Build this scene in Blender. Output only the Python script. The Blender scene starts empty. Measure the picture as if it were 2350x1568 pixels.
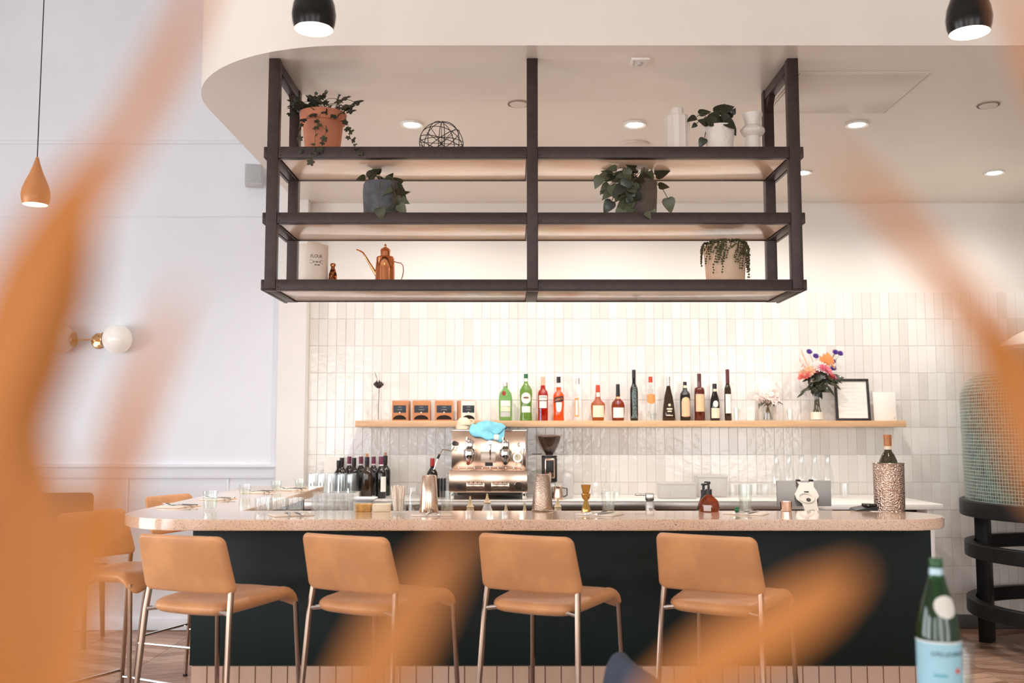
import bpy, bmesh, math, random
from mathutils import Vector, Matrix
random.seed(7)
SC = bpy.context.scene
COL = SC.collection
PI = math.pi

# ------------------------------------------------------------------ camera
CAM_H = 1.43
PITCH = math.radians(5.0)
FPX = 2350 * 35 / 36.0
cam_d = bpy.data.cameras.new('camera')
cam = bpy.data.objects.new('camera', cam_d)
COL.objects.link(cam)
cam.location = (0, 0, CAM_H)
cam.rotation_euler = (PI / 2 + PITCH, 0, 0)
cam_d.sensor_width = 36
cam_d.sensor_fit = 'HORIZONTAL'
cam_d.lens = 35
cam_d.clip_start = 0.05
cam_d.dof.use_dof = True
cam_d.dof.focus_distance = 5.0
cam_d.dof.aperture_fstop = 2.6
SC.camera = cam

# ------------------------------------------------------------------ world + light
world = bpy.data.worlds.new('world')
SC.world = world
world.use_nodes = True
bg = world.node_tree.nodes['Background']
bg.inputs[0].default_value = (0.86, 0.93, 1.0, 1)
bg.inputs[1].default_value = 1.0
SC.view_settings.view_transform = 'Standard'
SC.view_settings.look = 'None'
SC.view_settings.gamma = 1
SC.view_settings.use_curve_mapping = False
SC.view_settings.exposure = 0.9
SC.cycles.use_denoising = True
SC.cycles.max_bounces = 8
SC.cycles.diffuse_bounces = 4
SC.cycles.glossy_bounces = 4
SC.cycles.transparent_max_bounces = 24
SC.cycles.transmission_bounces = 6
SC.cycles.caustics_reflective = False
SC.cycles.caustics_refractive = False
SC.cycles.sample_clamp_indirect = 6


def area_light(name, loc, rot, sx, sy, power, col):
    d = bpy.data.lights.new(name, 'AREA')
    d.shape = 'RECTANGLE'
    d.size = sx
    d.size_y = sy
    d.energy = power
    d.color = col
    o = bpy.data.objects.new(name, d)
    COL.objects.link(o)
    o.location = loc
    o.rotation_euler = rot
    return o


DAY = (1.0, 0.985, 0.96)
for wx in (-3.6, 0.0, 3.6):      # daylight in the three windows of the rear wall
    area_light('window_daylight', (wx, -3.06, 1.5), (math.radians(90), 0, 0), 2.4, 2.0, 32, DAY)
for wy in (0.0, 3.4):           # daylight in the two windows of the left wall
    area_light('window_daylight', (-5.86, wy, 1.5), (math.radians(90), 0, math.radians(-90)), 2.4, 2.0, 54, (0.91, 0.95, 1.0))


# ------------------------------------------------------------------ pixel <-> place helpers (2350 x 1568 frame)
CP, SP = math.cos(PITCH), math.sin(PITCH)


def P(px, py, Y):
    """the point of the place at depth Y seen at that spot of the frame"""
    u = (px - 1175) / FPX
    v = (784 - py) / FPX
    t = Y / (CP - v * SP)
    return Vector((t * u, Y, CAM_H + t * (v * CP + SP)))


def PZ(px, py, z):
    u = (px - 1175) / FPX
    v = (784 - py) / FPX
    t = (z - CAM_H) / (v * CP + SP)
    return Vector((t * u, t * (CP - v * SP), z))


def KS(py, Y):
    v = (784 - py) / FPX
    return Y / (CP - v * SP) / FPX


# ------------------------------------------------------------------ materials
def C(r, g, b):
    def f(x):
        x /= 255.0
        return x / 12.92 if x <= 0.04045 else ((x + 0.055) / 1.055) ** 2.4
    return (f(r), f(g), f(b), 1.0)


MATS = {}


def M(name, col=None, rough=0.5, metal=0.0, bump=None, var=None, coat=0.0, emis=None, spec=0.5, col2=None, sheen=0.0, stretch=None, ior=1.5):
    if name in MATS:
        return MATS[name]
    m = bpy.data.materials.new(name)
    MATS[name] = m
    m.use_nodes = True
    nt = m.node_tree
    b = nt.nodes['Principled BSDF']
    b.inputs['Roughness'].default_value = rough
    b.inputs['Metallic'].default_value = metal
    b.inputs['IOR'].default_value = ior
    b.inputs['Specular IOR Level'].default_value = spec
    b.inputs['Coat Weight'].default_value = coat
    b.inputs['Coat Roughness'].default_value = 0.05
    b.inputs['Sheen Weight'].default_value = sheen
    b.inputs['Base Color'].default_value = col
    tc = None
    if var or bump:
        tc = nt.nodes.new('ShaderNodeTexCoord')
        src = tc.outputs['Object']
        if stretch:
            mp = nt.nodes.new('ShaderNodeMapping')
            mp.inputs['Scale'].default_value = stretch
            nt.links.new(src, mp.inputs['Vector'])
            src = mp.outputs['Vector']
    if var:
        n = nt.nodes.new('ShaderNodeTexNoise')
        n.inputs['Scale'].default_value = var[0]
        n.inputs['Detail'].default_value = 4
        nt.links.new(src, n.inputs['Vector'])
        mx = nt.nodes.new('ShaderNodeMix')
        mx.data_type = 'RGBA'
        c2 = col2 if col2 else tuple(min(1, x * (1 - var[1])) for x in col[:3]) + (1,)
        mx.inputs['A'].default_value = col
        mx.inputs['B'].default_value = c2
        rp = nt.nodes.new('ShaderNodeMapRange')
        rp.inputs['From Min'].default_value = 0.4
        rp.inputs['From Max'].default_value = 0.6 if len(var) < 3 else 0.4 + var[2]
        nt.links.new(n.outputs['Fac'], rp.inputs['Value'])
        nt.links.new(rp.outputs['Result'], mx.inputs['Factor'])
        nt.links.new(mx.outputs['Result'], b.inputs['Base Color'])
    if bump:
        n2 = nt.nodes.new('ShaderNodeTexNoise')
        n2.inputs['Scale'].default_value = bump[0]
        n2.inputs['Detail'].default_value = 3
        nt.links.new(src, n2.inputs['Vector'])
        bp = nt.nodes.new('ShaderNodeBump')
        bp.inputs['Strength'].default_value = bump[1]
        bp.inputs['Distance'].default_value = bump[2] if len(bump) > 2 else 0.01
        nt.links.new(n2.outputs['Fac'], bp.inputs['Height'])
        nt.links.new(bp.outputs['Normal'], b.inputs['Normal'])
    if emis:
        b.inputs['Emission Color'].default_value = emis[0]
        b.inputs['Emission Strength'].default_value = emis[1]
    return m


def glass(name, tint=(1, 1, 1, 1), rough=0.01, body=0.0, bodycol=None, ior=1.45, refl=1.0):
    """thin-walled glass: tinted see-through, Fresnel mirror, optional milky body"""
    if name in MATS:
        return MATS[name]
    m = bpy.data.materials.new(name)
    MATS[name] = m
    m.use_nodes = True
    nt = m.node_tree
    nt.nodes.remove(nt.nodes['Principled BSDF'])
    out = nt.nodes['Material Output']
    tr = nt.nodes.new('ShaderNodeBsdfTransparent')
    tr.inputs[0].default_value = tint
    gl = nt.nodes.new('ShaderNodeBsdfGlossy')
    gl.inputs['Roughness'].default_value = rough
    gl.inputs['Color'].default_value = (refl, refl, refl, 1)
    lw = nt.nodes.new('ShaderNodeLayerWeight')
    lw.inputs['Blend'].default_value = 0.5
    pw = nt.nodes.new('ShaderNodeMath')
    pw.operation = 'POWER'
    pw.inputs[1].default_value = 4.0
    nt.links.new(lw.outputs['Facing'], pw.inputs[0])
    fr = nt.nodes.new('ShaderNodeMath')
    fr.operation = 'MULTIPLY_ADD'
    fr.inputs[1].default_value = 0.32
    fr.inputs[2].default_value = 0.05 + 0.2 * (ior - 1.45)
    nt.links.new(pw.outputs[0], fr.inputs[0])
    mx = nt.nodes.new('ShaderNodeMixShader')
    base = tr.outputs[0]
    if body > 0:
        df = nt.nodes.new('ShaderNodeBsdfDiffuse')
        df.inputs[0].default_value = bodycol or tint
        tl = nt.nodes.new('ShaderNodeBsdfTranslucent')
        tl.inputs[0].default_value = bodycol or tint
        m0 = nt.nodes.new('ShaderNodeMixShader')
        m0.inputs[0].default_value = 0.5
        nt.links.new(df.outputs[0], m0.inputs[1])
        nt.links.new(tl.outputs[0], m0.inputs[2])
        m1 = nt.nodes.new('ShaderNodeMixShader')
        m1.inputs[0].default_value = body
        nt.links.new(tr.outputs[0], m1.inputs[1])
        nt.links.new(m0.outputs[0], m1.inputs[2])
        base = m1.outputs[0]
    nt.links.new(fr.outputs[0], mx.inputs[0])
    nt.links.new(base, mx.inputs[1])
    nt.links.new(gl.outputs[0], mx.inputs[2])
    nt.links.new(mx.outputs[0], out.inputs['Surface'])
    return m


# ------------------------------------------------------------------ mesh builder
class MB:
    def __init__(s):
        s.v = []
        s.f = []

    def add(s, vs, fs, mat=None):
        o = len(s.v)
        if mat is not None:
            vs = [mat @ Vector(p) for p in vs]
        s.v += [tuple(p) for p in vs]
        s.f += [tuple(i + o for i in f) for f in fs]
        return s

    def box(s, x0, x1, y0, y1, z0, z1, mat=None):
        return s.add([(x0, y0, z0), (x1, y0, z0), (x1, y1, z0), (x0, y1, z0), (x0, y0, z1), (x1, y0, z1), (x1, y1, z1), (x0, y1, z1)],
                     [(3, 2, 1, 0), (4, 5, 6, 7), (0, 1, 5, 4), (1, 2, 6, 5), (2, 3, 7, 6), (3, 0, 4, 7)], mat)

    def rbox(s, x0, x1, y0, y1, z0, z1, r=0.004, seg=2, mat=None):
        bm = bmesh.new()
        bmesh.ops.create_cube(bm, size=1)
        for v in bm.verts:
            v.co = Vector(((x0 + x1) / 2 + v.co.x * (x1 - x0), (y0 + y1) / 2 + v.co.y * (y1 - y0), (z0 + z1) / 2 + v.co.z * (z1 - z0)))
        bmesh.ops.bevel(bm, geom=list(bm.edges), offset=min(r, (x1 - x0) * .49, (y1 - y0) * .49, (z1 - z0) * .49), segments=seg, affect='EDGES', profile=0.5)
        bm.verts.index_update()
        s.add([v.co.copy() for v in bm.verts], [tuple(v.index for v in f.verts) for f in bm.faces], mat)
        bm.free()
        return s

    def lathe(s, prof, n=24, mat=None, sx=1.0, sy=1.0):
        vs, fs, rings = [], [], []
        for r, z in prof:
            if r <= 1e-6:
                rings.append([len(vs)])
                vs.append((0, 0, z))
            else:
                rings.append(list(range(len(vs), len(vs) + n)))
                vs += [(r * sx * math.cos(2 * PI * i / n), r * sy * math.sin(2 * PI * i / n), z) for i in range(n)]
        for a, b in zip(rings, rings[1:]):
            if len(a) == 1 and len(b) == 1:
                continue
            for i in range(n):
                j = (i + 1) % n
                if len(a) == 1:
                    fs.append((a[0], b[j], b[i]))
                elif len(b) == 1:
                    fs.append((a[i], a[j], b[0]))
                else:
                    fs.append((a[i], a[j], b[j], b[i]))
        return s.add(vs, fs, mat)

    def tube(s, pts, r, n=8, closed=False, flat=1.0, up=None, mat=None):
        pts = [Vector(p) for p in pts]
        m = len(pts)
        rs = r if isinstance(r, (list, tuple)) else [r] * m
        vs, fs = [], []
        prev = None
        for i, p in enumerate(pts):
            if closed:
                d = pts[(i + 1) % m] - pts[i - 1]
            else:
                d = pts[min(i + 1, m - 1)] - pts[max(i - 1, 0)]
            d.normalize()
            if prev is None:
                a = Vector(up) if up else (Vector((0, 0, 1)) if abs(d.z) < 0.9 else Vector((1, 0, 0)))
                e1 = d.cross(a).normalized()
            else:
                e1 = (prev - d * prev.dot(d)).normalized()
            prev = e1
            e2 = d.cross(e1)
            for k in range(n):
                t = 2 * PI * k / n
                vs.append(p + e1 * (rs[i] * math.cos(t)) + e2 * (rs[i] * flat * math.sin(t)))
        for i in range(m if closed else m - 1):
            for k in range(n):
                a, b = i * n + k, i * n + (k + 1) % n
                i2 = (i + 1) % m
                fs.append((a, i2 * n + k, i2 * n + (k + 1) % n, b))
        if not closed:
            fs.append(tuple(range(n)))
            fs.append(tuple((m - 1) * n + k for k in reversed(range(n))))
        return s.add(vs, fs, mat)

    def prism(s, poly, z0, z1, mat=None):
        n = len(poly)
        vs = [(x, y, z0) for x, y in poly] + [(x, y, z1) for x, y in poly]
        fs = [tuple(reversed(range(n))), tuple(range(n, 2 * n))]
        fs += [(i, (i + 1) % n, n + (i + 1) % n, n + i) for i in range(n)]
        return s.add(vs, fs, mat)

    def ball(s, c, r, n=12, m=8, sc=(1, 1, 1)):
        prof = [(r * math.sin(PI * i / m), -r * math.cos(PI * i / m)) for i in range(m + 1)]
        prof[0] = (0, -r)
        prof[-1] = (0, r)
        return s.lathe(prof, n, Matrix.Translation(c) @ Matrix.Diagonal((*sc, 1)))

    def pad(s, w, d, t, rad, fn=None, mat=None, n=48, edge=0.16, crown=0.12):
        """soft cushion: rounded-rectangle plan, rounded rim, optional bend fn(x,y,z)->(x,y,z)"""
        out = []
        for qx, qy, a0 in ((1, 1, 0), (-1, 1, 1), (-1, -1, 2), (1, -1, 3)):
            cx, cy = qx * (w / 2 - rad), qy * (d / 2 - rad)
            for i in range(9):
                a = a0 * PI / 2 + PI / 2 * i / 8
                out.append((cx + rad * math.cos(a), cy + rad * math.sin(a)))
            nx, ny = {0: (-1, 1), 1: (-1, -1), 2: (1, -1), 3: (1, 1)}[a0]
            ex, ey = nx * (w / 2 - rad), ny * (d / 2 - rad)
            a = (a0 + 1) * PI / 2
            p0, p1 = out[-1], (ex + rad * math.cos(a), ey + rad * math.sin(a))
            out += [(p0[0] + (p1[0] - p0[0]) * q / 10, p0[1] + (p1[1] - p0[1]) * q / 10) for q in range(1, 10)]
        n = len(out)
        S = [0.25, 0.5, 0.7, 1 - edge, 1 - edge * .6, 1 - edge * .3, 1 - edge * .1, 1.0]
        vs, fs, rings = [], [], []

        def h(q):
            if q <= 1 - edge:
                return t / 2 * (1 + crown * (1 - q * q))
            u = (q - (1 - edge)) / edge
            return t / 2 * math.sqrt(max(0, 1 - u * u)) * (1 + crown * (1 - q * q))
        top = [(q, h(q)) for q in S]
        bot = [(q, -h(q)) for q in reversed(S[:-1])]
        vs.append((0, 0, h(0)))
        for q, z in top + bot:
            rings.append(len(vs))
            vs += [(x * q, y * q, z) for x, y in out]
        last = len(vs)
        vs.append((0, 0, -h(0)))
        for i in range(n):
            fs.append((0, rings[0] + i, rings[0] + (i + 1) % n))
            fs.append((last, rings[-1] + (i + 1) % n, rings[-1] + i))
        for a, b in zip(rings, rings[1:]):
            for i in range(n):
                j = (i + 1) % n
                fs.append((a + i, b + i, b + j, a + j))
        if fn:
            vs = [fn(*p) for p in vs]
        return s.add(vs, fs, mat)

    def build(s, name, mat, parent=None, world=False, smooth=35, loc=None):
        v = s.v
        if world and parent is not None:
            L = parent.location
            v = [(x - L.x, y - L.y, z - L.z) for x, y, z in v]
        if loc is not None:
            v = [(x - loc[0], y - loc[1], z - loc[2]) for x, y, z in v]
        me = bpy.data.meshes.new(name)
        me.from_pydata(v, [], s.f)
        me.update()
        if smooth:
            me.polygons.foreach_set('use_smooth', [True] * len(me.polygons))
            me.set_sharp_from_angle(angle=math.radians(smooth))
        me.materials.append(mat)
        o = bpy.data.objects.new(name, me)
        COL.objects.link(o)
        if parent is not None:
            o.parent = parent
        if loc is not None:
            o.location = loc
        return o


def tag(o, label=None, cat=None, group=None, kind=None):
    if label:
        o['label'] = label
    if cat:
        o['category'] = cat
    if group:
        o['group'] = group
    if kind:
        o['kind'] = kind
    return o


def thing(name, label, cat, loc=(0, 0, 0), rz=0.0, group=None):
    o = bpy.data.objects.new(name, None)
    COL.objects.link(o)
    o.empty_display_size = 0.05
    o.location = loc
    o.rotation_euler = (0, 0, rz)
    return tag(o, label, cat, group)


def copy_tree(o, parent=None, loc=None, rz=None, label=None, kids=None):
    c = o.copy()
    COL.objects.link(c)
    if parent is not None:
        c.parent = parent
    if loc is not None:
        c.location = loc
    if rz is not None:
        c.rotation_euler = (0, 0, rz)
    if label:
        c['label'] = label
    for ch in [x for x in bpy.data.objects if x.parent == o]:
        copy_tree(ch, c)
    return c


def struct(o):
    o['kind'] = 'structure'
    return o


def text_mesh(txt, size):
    cu = bpy.data.curves.new('lettering', 'FONT')
    cu.body = txt
    cu.size = size
    cu.align_x = 'CENTER'
    cu.resolution_u = 2
    ob = bpy.data.objects.new('lettering', cu)
    COL.objects.link(ob)
    bpy.context.view_layer.update()
    ev = ob.evaluated_get(bpy.context.evaluated_depsgraph_get())
    me = ev.to_mesh()
    vs = [tuple(v.co) for v in me.vertices]
    fs = [tuple(p.vertices) for p in me.polygons]
    ev.to_mesh_clear()
    bpy.data.objects.remove(ob)
    bpy.data.curves.remove(cu)
    return vs, fs


def wrap_text(txt, size, r, z, mat, parent, squeeze=1.0, ang=0.0, tilt=0.0):
    vs, fs = text_mesh(txt, size)
    out = []
    for x, y, _ in vs:
        y += x * tilt
        a = x * squeeze / r + ang
        out.append((r * math.sin(a), -r * math.cos(a), z + y))
    return MB().add(out, fs).build('lettering', mat, parent, smooth=0)


def flat_text(txt, size, x, y, z, mat, parent, squeeze=1.0):
    vs, fs = text_mesh(txt, size)
    return MB().add([(x + a * squeeze, y, z + b) for a, b, _ in vs], fs).build('lettering', mat, parent, smooth=0)


def wrap_label(r, w, z0, z1, mat, parent, shape='rect', ang=0.0, n=14, name='label'):
    """a paper label lying on a cylinder of radius r, facing the room"""
    vs, fs = [], []
    zc, hh = (z0 + z1) / 2, (z1 - z0) / 2
    for i in range(n + 1):
        q = -1 + 2 * i / n
        x = q * w / 2
        lo, hi = z0, z1
        if shape == 'ellipse':
            e = math.sqrt(max(0, 1 - q * q))
            lo, hi = zc - hh * e, zc + hh * e
        elif shape == 'arch':
            hi = z1 - w / 2 * (1 - math.sqrt(max(0, 1 - q * q)))
        elif shape == 'shield':
            lo = z0 + abs(q) * hh * .35
            hi = z1 - abs(q) * hh * .2
        elif shape == 'cup':
            lo = z0 + (abs(q) ** 4) * hh * 1.2
        elif shape == 'tilt':
            lo, hi = z0 + q * hh * .35, z1 + q * hh * .35
        a = x / r + ang
        for z in (lo, hi):
            vs.append((r * math.sin(a), -r * math.cos(a), z))
    for i in range(n):
        fs.append((2 * i, 2 * i + 2, 2 * i + 3, 2 * i + 1))
    # thin paper: give it a back so it has thickness
    m = len(vs)
    vs += [(x * (1 - .0004 / r), y * (1 - .0004 / r), z) for x, y, z in vs]
    fs += [tuple(m + k for k in reversed(f)) for f in fs]
    return MB().add(vs, fs).build(name, mat, parent, smooth=60)


# common materials
WHITE = M('white_paint', C(238, 235, 232), 0.55, bump=(60, .02))

# ================================================================== the room
PLASTER = M('plaster_white', C(240, 236, 232), 0.6, bump=(45, .03), var=(3, .03))
PLASTER_COOL = M('plaster_cool_white', C(234, 236, 242), 0.55, bump=(45, .03), var=(2, .03))
SOFFIT_M = M('soffit_paint', C(236, 226, 215), 0.32, bump=(30, .02), var=(2, .02))
BASE_GREY = M('baseboard_grey', C(92, 90, 92), 0.5, var=(6, .15))
YW = 7.33          # tiled back wall
YL = 7.25          # panelled wall on the left
ZS = 3.11          # underside of the lowered ceiling
ZC = 4.85

WOOD_FLOOR = M('oak_floor_boards', C(186, 144, 120), 0.38, var=(5, .35), col2=C(150, 110, 90), stretch=(1.5, 14, 1), bump=(40, .05))
floor = struct(MB().box(-6, 6, -3.2, 7.5, -.12, -.004).build('floor', M('floor_base_oak', C(150, 112, 92), .45, var=(4, .3)), smooth=0))
PLANK_MATS = [M('oak_plank_%s' % n, C(*c), 0.36, var=(3, .3), stretch=(1.2, 9, 1), bump=(30, .06)) for n, c in
              (('pale', (204, 166, 142)), ('mid', (190, 148, 124)), ('dark', (172, 130, 108)))]
SW, PH, SL = 0.56, 0.105, math.tan(math.radians(24))
pm = []
for s in (1, -1):
    for k in range(3):
        g = .0016
        vs = [(g, g, -.012), (SW - g, s * SL * SW + g, -.012), (SW - g, s * SL * SW + PH - g, -.012), (g, PH - g, -.012)]
        vs += [(x, y, 0) for x, y, _ in vs]
        me = bpy.data.meshes.new('plank')
        me.from_pydata(vs, [], [(3, 2, 1, 0), (4, 5, 6, 7), (0, 1, 5, 4), (1, 2, 6, 5), (2, 3, 7, 6), (3, 0, 4, 7)])
        me.materials.append(PLANK_MATS[k])
        pm.append((s, me))
for i in range(-8, 8):
    x0 = i * SW
    if -1.3 < x0 + .1 < 1.7:
        continue
    s = 1 if i % 2 == 0 else -1
    y = 5.35 + (0 if s > 0 else SL * SW)
    while y + (SL * SW if s > 0 else 0) < YL - .07:
        me = random.choice([m for q, m in pm if q == s])
        o = bpy.data.objects.new('plank', me)
        COL.objects.link(o)
        o.parent = floor
        o.location = (x0, y, 0)
        y += PH

struct(MB().box(-6, 6, -3.2, 7.5, ZC, ZC + .1).build('ceiling', PLASTER, smooth=0))
# side and rear walls behind the lens, with their window openings


def wall_with_windows(name, horiz, fixed, a0, a1, centres, ww, z0, z1):
    m = MB()
    cuts = [a0]
    for c in centres:
        cuts += [c - ww / 2, c + ww / 2]
    cuts.append(a1)

    def slab(u0, u1, w0, w1):
        if horiz:
            m.box(u0, u1, fixed - .14, fixed, w0, w1)
        else:
            m.box(fixed - .14, fixed, u0, u1, w0, w1)
    for i in range(0, len(cuts), 2):
        slab(cuts[i], cuts[i + 1], 0, ZC)
    for i in range(1, len(cuts) - 1, 2):
        slab(cuts[i], cuts[i + 1], 0, z0)
        slab(cuts[i], cuts[i + 1], z1, ZC)
    return struct(m.build(name, PLASTER, smooth=0))


wall_with_windows('wall_rear', True, -3.2, -6, 6, (-3.6, 0, 3.6), 2.4, .5, 2.5)
wall_with_windows('wall_left', False, -6.0, -3.2, 7.5, (0.0, 3.4), 2.4, .5, 2.5)
struct(MB().box(6, 6.14, -3.2, 7.5, 0, ZC).build('wall_right', PLASTER, smooth=0))
struct(MB().box(-6, -1.70, YL, YL + .2, 0, ZC).build('wall_far_left', PLASTER_COOL, smooth=0))
struct(MB().box(-1.70, -1.50, 7.215, YW + .1, 0, ZC).build('wall_return', PLASTER, smooth=0))
wall_back = struct(MB().box(-1.50, 6, YW, YW + .12, 0, ZC).build('wall_back', M('plaster_and_grout', C(238, 232, 226), .6, bump=(40, .04)), smooth=0))

# ---- tiles of the back wall: 300 single ones in the four rows above the shelf, the rest one field
TW, TH, TG = 0.067, 0.2, 0.0018
tm = bpy.data.materials.new('glazed_tile')
MATS['glazed_tile'] = tm
tm.use_nodes = True
nt = tm.node_tree
b = nt.nodes['Principled BSDF']
b.inputs['Roughness'].default_value = 0.09
gi = nt.nodes.new('ShaderNodeNewGeometry')
oi = nt.nodes.new('ShaderNodeObjectInfo')
ad = nt.nodes.new('ShaderNodeMath'); ad.operation = 'ADD'
fr = nt.nodes.new('ShaderNodeMath'); fr.operation = 'FRACT'
nt.links.new(gi.outputs['Random Per Island'], ad.inputs[0])
nt.links.new(oi.outputs['Random'], ad.inputs[1])
nt.links.new(ad.outputs[0], fr.inputs[0])
rp = nt.nodes.new('ShaderNodeValToRGB')
rp.color_ramp.elements[0].color = C(231, 225, 219)
rp.color_ramp.elements[1].color = C(244, 240, 236)
e = rp.color_ramp.elements.new(.45)
e.color = C(239, 234, 229)
nt.links.new(fr.outputs[0], rp.inputs['Fac'])
nt.links.new(rp.outputs['Color'], b.inputs['Base Color'])
tc = nt.nodes.new('ShaderNodeTexCoord')
geo_pos = gi.outputs['Position']
n1 = nt.nodes.new('ShaderNodeTexNoise'); n1.inputs['Scale'].default_value = 26; n1.inputs['Detail'].default_value = 2
nt.links.new(geo_pos, n1.inputs['Vector'])
bp = nt.nodes.new('ShaderNodeBump'); bp.inputs['Strength'].default_value = .35; bp.inputs['Distance'].default_value = .006
nt.links.new(n1.outputs['Fac'], bp.inputs['Height'])
nt.links.new(bp.outputs['Normal'], b.inputs['Normal'])


def tile_geo(w, h, d=.005, c=.0014):
    vs = [(0, 0, 0), (w, 0, 0), (w, 0, h), (0, 0, h), (c, -d, c), (w - c, -d, c), (w - c, -d, h - c), (c, -d, h - c)]
    fs = [(4, 5, 6, 7), (0, 1, 5, 4), (1, 2, 6, 5), (2, 3, 7, 6), (3, 0, 4, 7)]
    return vs, fs


tv, tf = tile_geo(TW - TG, TH - TG)
tme = bpy.data.meshes.new('tile')
tme.from_pydata(tv, [], tf)
tme.materials.append(tm)
field = MB()
NCOL = 82
for r in range(12):
    for c in range(NCOL):
        x = -1.495 + c * TW
        z1 = 2.44 - r * TH
        z0 = max(z1 - TH, .095)
        jx, jr = random.uniform(-.0006, .0006), random.uniform(-.012, .012)
        if r < 4 and c < 75:
            o = bpy.data.objects.new('tile', tme)
            COL.objects.link(o)
            o.parent = wall_back
            o.location = (x + jx, YW + .0005, z0)
            o.rotation_euler = (random.uniform(-.006, .006), 0, jr)
        else:
            v2, f2 = tile_geo(TW - TG, z1 - z0 - TG)
            field.add(v2, f2, Matrix.Translation((x + jx, YW + .0005, z0)) @ Matrix.Rotation(jr, 4, 'Z'))
tag(field.build('tile_field', tm, wall_back, smooth=0), kind='stuff')
struct(MB().rbox(-1.5, 6, YW - .022, YW, 0, .092, .003).build('baseboard_back', BASE_GREY, smooth=30))

# ---- lowered ceiling over the bar, with its rounded corner
poly = [(6, 4.25), (6, YW), (-1.60, YW)]
for i in range(25):
    a = PI + (PI / 2) * i / 24
    poly.append((-.72 + .88 * math.cos(a), 5.13 + .88 * math.sin(a)))
poly = list(reversed(poly))
struct(MB().prism(poly, ZS, ZC).build('ceiling_soffit', SOFFIT_M, smooth=30))

# ---- mouldings of the left wall
def zat(py, Y):
    return P(1175, py, Y).z


def trim(n, y0, y1, d, mat=PLASTER_COOL, x0=-6, x1=-1.70):
    return struct(MB().rbox(x0, x1, YL - d, YL, zat(y1, YL), zat(y0, YL), .003).build('trim_%d' % n, mat))


trim(1, 323, 331, .012)
trim(2, 496, 499, .006)
trim(3, 1066, 1073, .035)
trim(4, 1073, 1098, .016)
for n, px in ((5, 288), (6, 60), (7, 520)):
    x = P(px, 1250, YL).x
    struct(MB().rbox(x - .007, x + .007, YL - .010, YL, .1, zat(1099, YL), .003).build('trim_%d' % n, PLASTER_COOL))
struct(MB().rbox(-6, -1.70, YL - .02, YL, 0, zat(1420, YL - .02), .003).build('baseboard_left', PLASTER_COOL))
struct(MB().rbox(-1.70, -1.50, 7.195, 7.215, 0, .12, .003).build('baseboard_return', PLASTER))

# ================================================================== things in the lowered ceiling
TRIM_W = M('downlight_trim_white', C(225, 222, 216), .4, var=(20, .03))
LED = M('downlight_led', (1, 1, 1, 1), .4, emis=((1, .93, .82, 1), 22))
XS = (-.554, .679, 1.907, 3.17)
ROWS = (5.38, 6.42)
WARM = (1.0, .935, .86)
names = {(0, 0): 'recessed round downlight in the soffit above the left half of the rack',
         (1, 0): 'recessed round downlight in the soffit above the right half of the rack',
         (2, 0): 'recessed round downlight in the soffit beside the access hatch',
         (2, 1): 'recessed round downlight just right of the rack end post',
         (3, 1): 'recessed round downlight nearest the right edge over the oven',
         (0, 1): 'recessed round downlight hidden behind the rack, left bay',
         (1, 1): 'recessed round downlight hidden behind the rack, right bay'}
for (i, j), lab in names.items():
    x, y = XS[i], ROWS[j]
    t = thing('downlight', lab, 'light', (x, y, ZS - .012), 0, 'recessed downlights in the soffit')
    MB().lathe([(.042, .010), (.046, .004), (.062, 0), (.066, .006), (.066, .012), (.042, .012)], 32).build('trim_ring', TRIM_W, t)
    MB().lathe([(0, .004), (.042, .004), (.042, .010), (0, .010)], 24).build('lamp', LED, t)
    d = bpy.data.lights.new('downlight_beam', 'SPOT')
    d.energy = 22 if j else 33
    d.spot_size = math.radians(158 if j else 140)
    d.spot_blend = .6
    d.shadow_soft_size = .04
    d.color = WARM
    o = bpy.data.objects.new('downlight_beam', d)
    COL.objects.link(o)
    o.location = (x, y, ZS - .03)
    if j:
        o.rotation_euler = (math.radians(5), 0, 0)
# flush covers, sensor plate, hatch
for px, py, lab in ((1190, 238, 'flat white round sprinkler cover beside the middle rack post'), (2268, 241, 'flat white round sprinkler cover near the upper right edge')):
    p = PZ(px, py, ZS)
    t = thing('sprinkler_cover', lab, 'ceiling cover', (p.x, p.y, ZS - .008), 0, 'sprinkler covers in the soffit')
    MB().lathe([(0, 0), (.044, 0), (.047, .003), (.047, .006), (0, .006)], 28).build('disc', M('cover_white', C(226, 216, 205), .4, var=(20, .03)), t)
    MB().lathe([(.05, .003), (.056, .003), (.056, .008), (.05, .008)], 28).build('shadow_ring', M('cover_shadow_tone', C(150, 132, 116), .6, var=(20, .05)), t)  # darker ring: the shadow round the disc put in as colour
p = PZ(1457, 332, ZS)
t = thing('vent_cover', 'faint round vent cover low behind the top shelf', 'ceiling cover', (p.x, p.y, ZS - .012))
MB().lathe([(0, 0), (.08, 0), (.088, .004), (.088, .012), (0, .012)], 32).build('disc', M('cover_white'), t)
p = PZ(1468, 140, ZS)
t = thing('sensor_plate', 'white square sensor plate on the soffit above the right bay', 'sensor', (p.x, p.y, ZS - .010))
MB().rbox(-.042, .042, -.045, .045, 0, .010, .003).build('plate', M('sensor_white', C(244, 238, 230), .35, var=(20, .03)), t)
MB().lathe([(0, -.012), (.012, -.010), (.016, 0), (0, 0)], 20).build('sensor_eye', M('sensor_eye', C(190, 180, 170), .3, var=(30, .1)), t)
MB().box(-.03, -.022, -.03, .03, -.001, 0).build('status_bar', M('sensor_eye'), t)
a, b2 = PZ(2128, 167, ZS), PZ(2028, 257, ZS)
c2 = PZ(1807, 203, ZS)
t = thing('access_hatch', 'flush white rectangular access hatch in the soffit right of the rack', 'hatch', ((c2.x + b2.x) / 2, (a.y + b2.y) / 2, ZS - .006))
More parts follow.
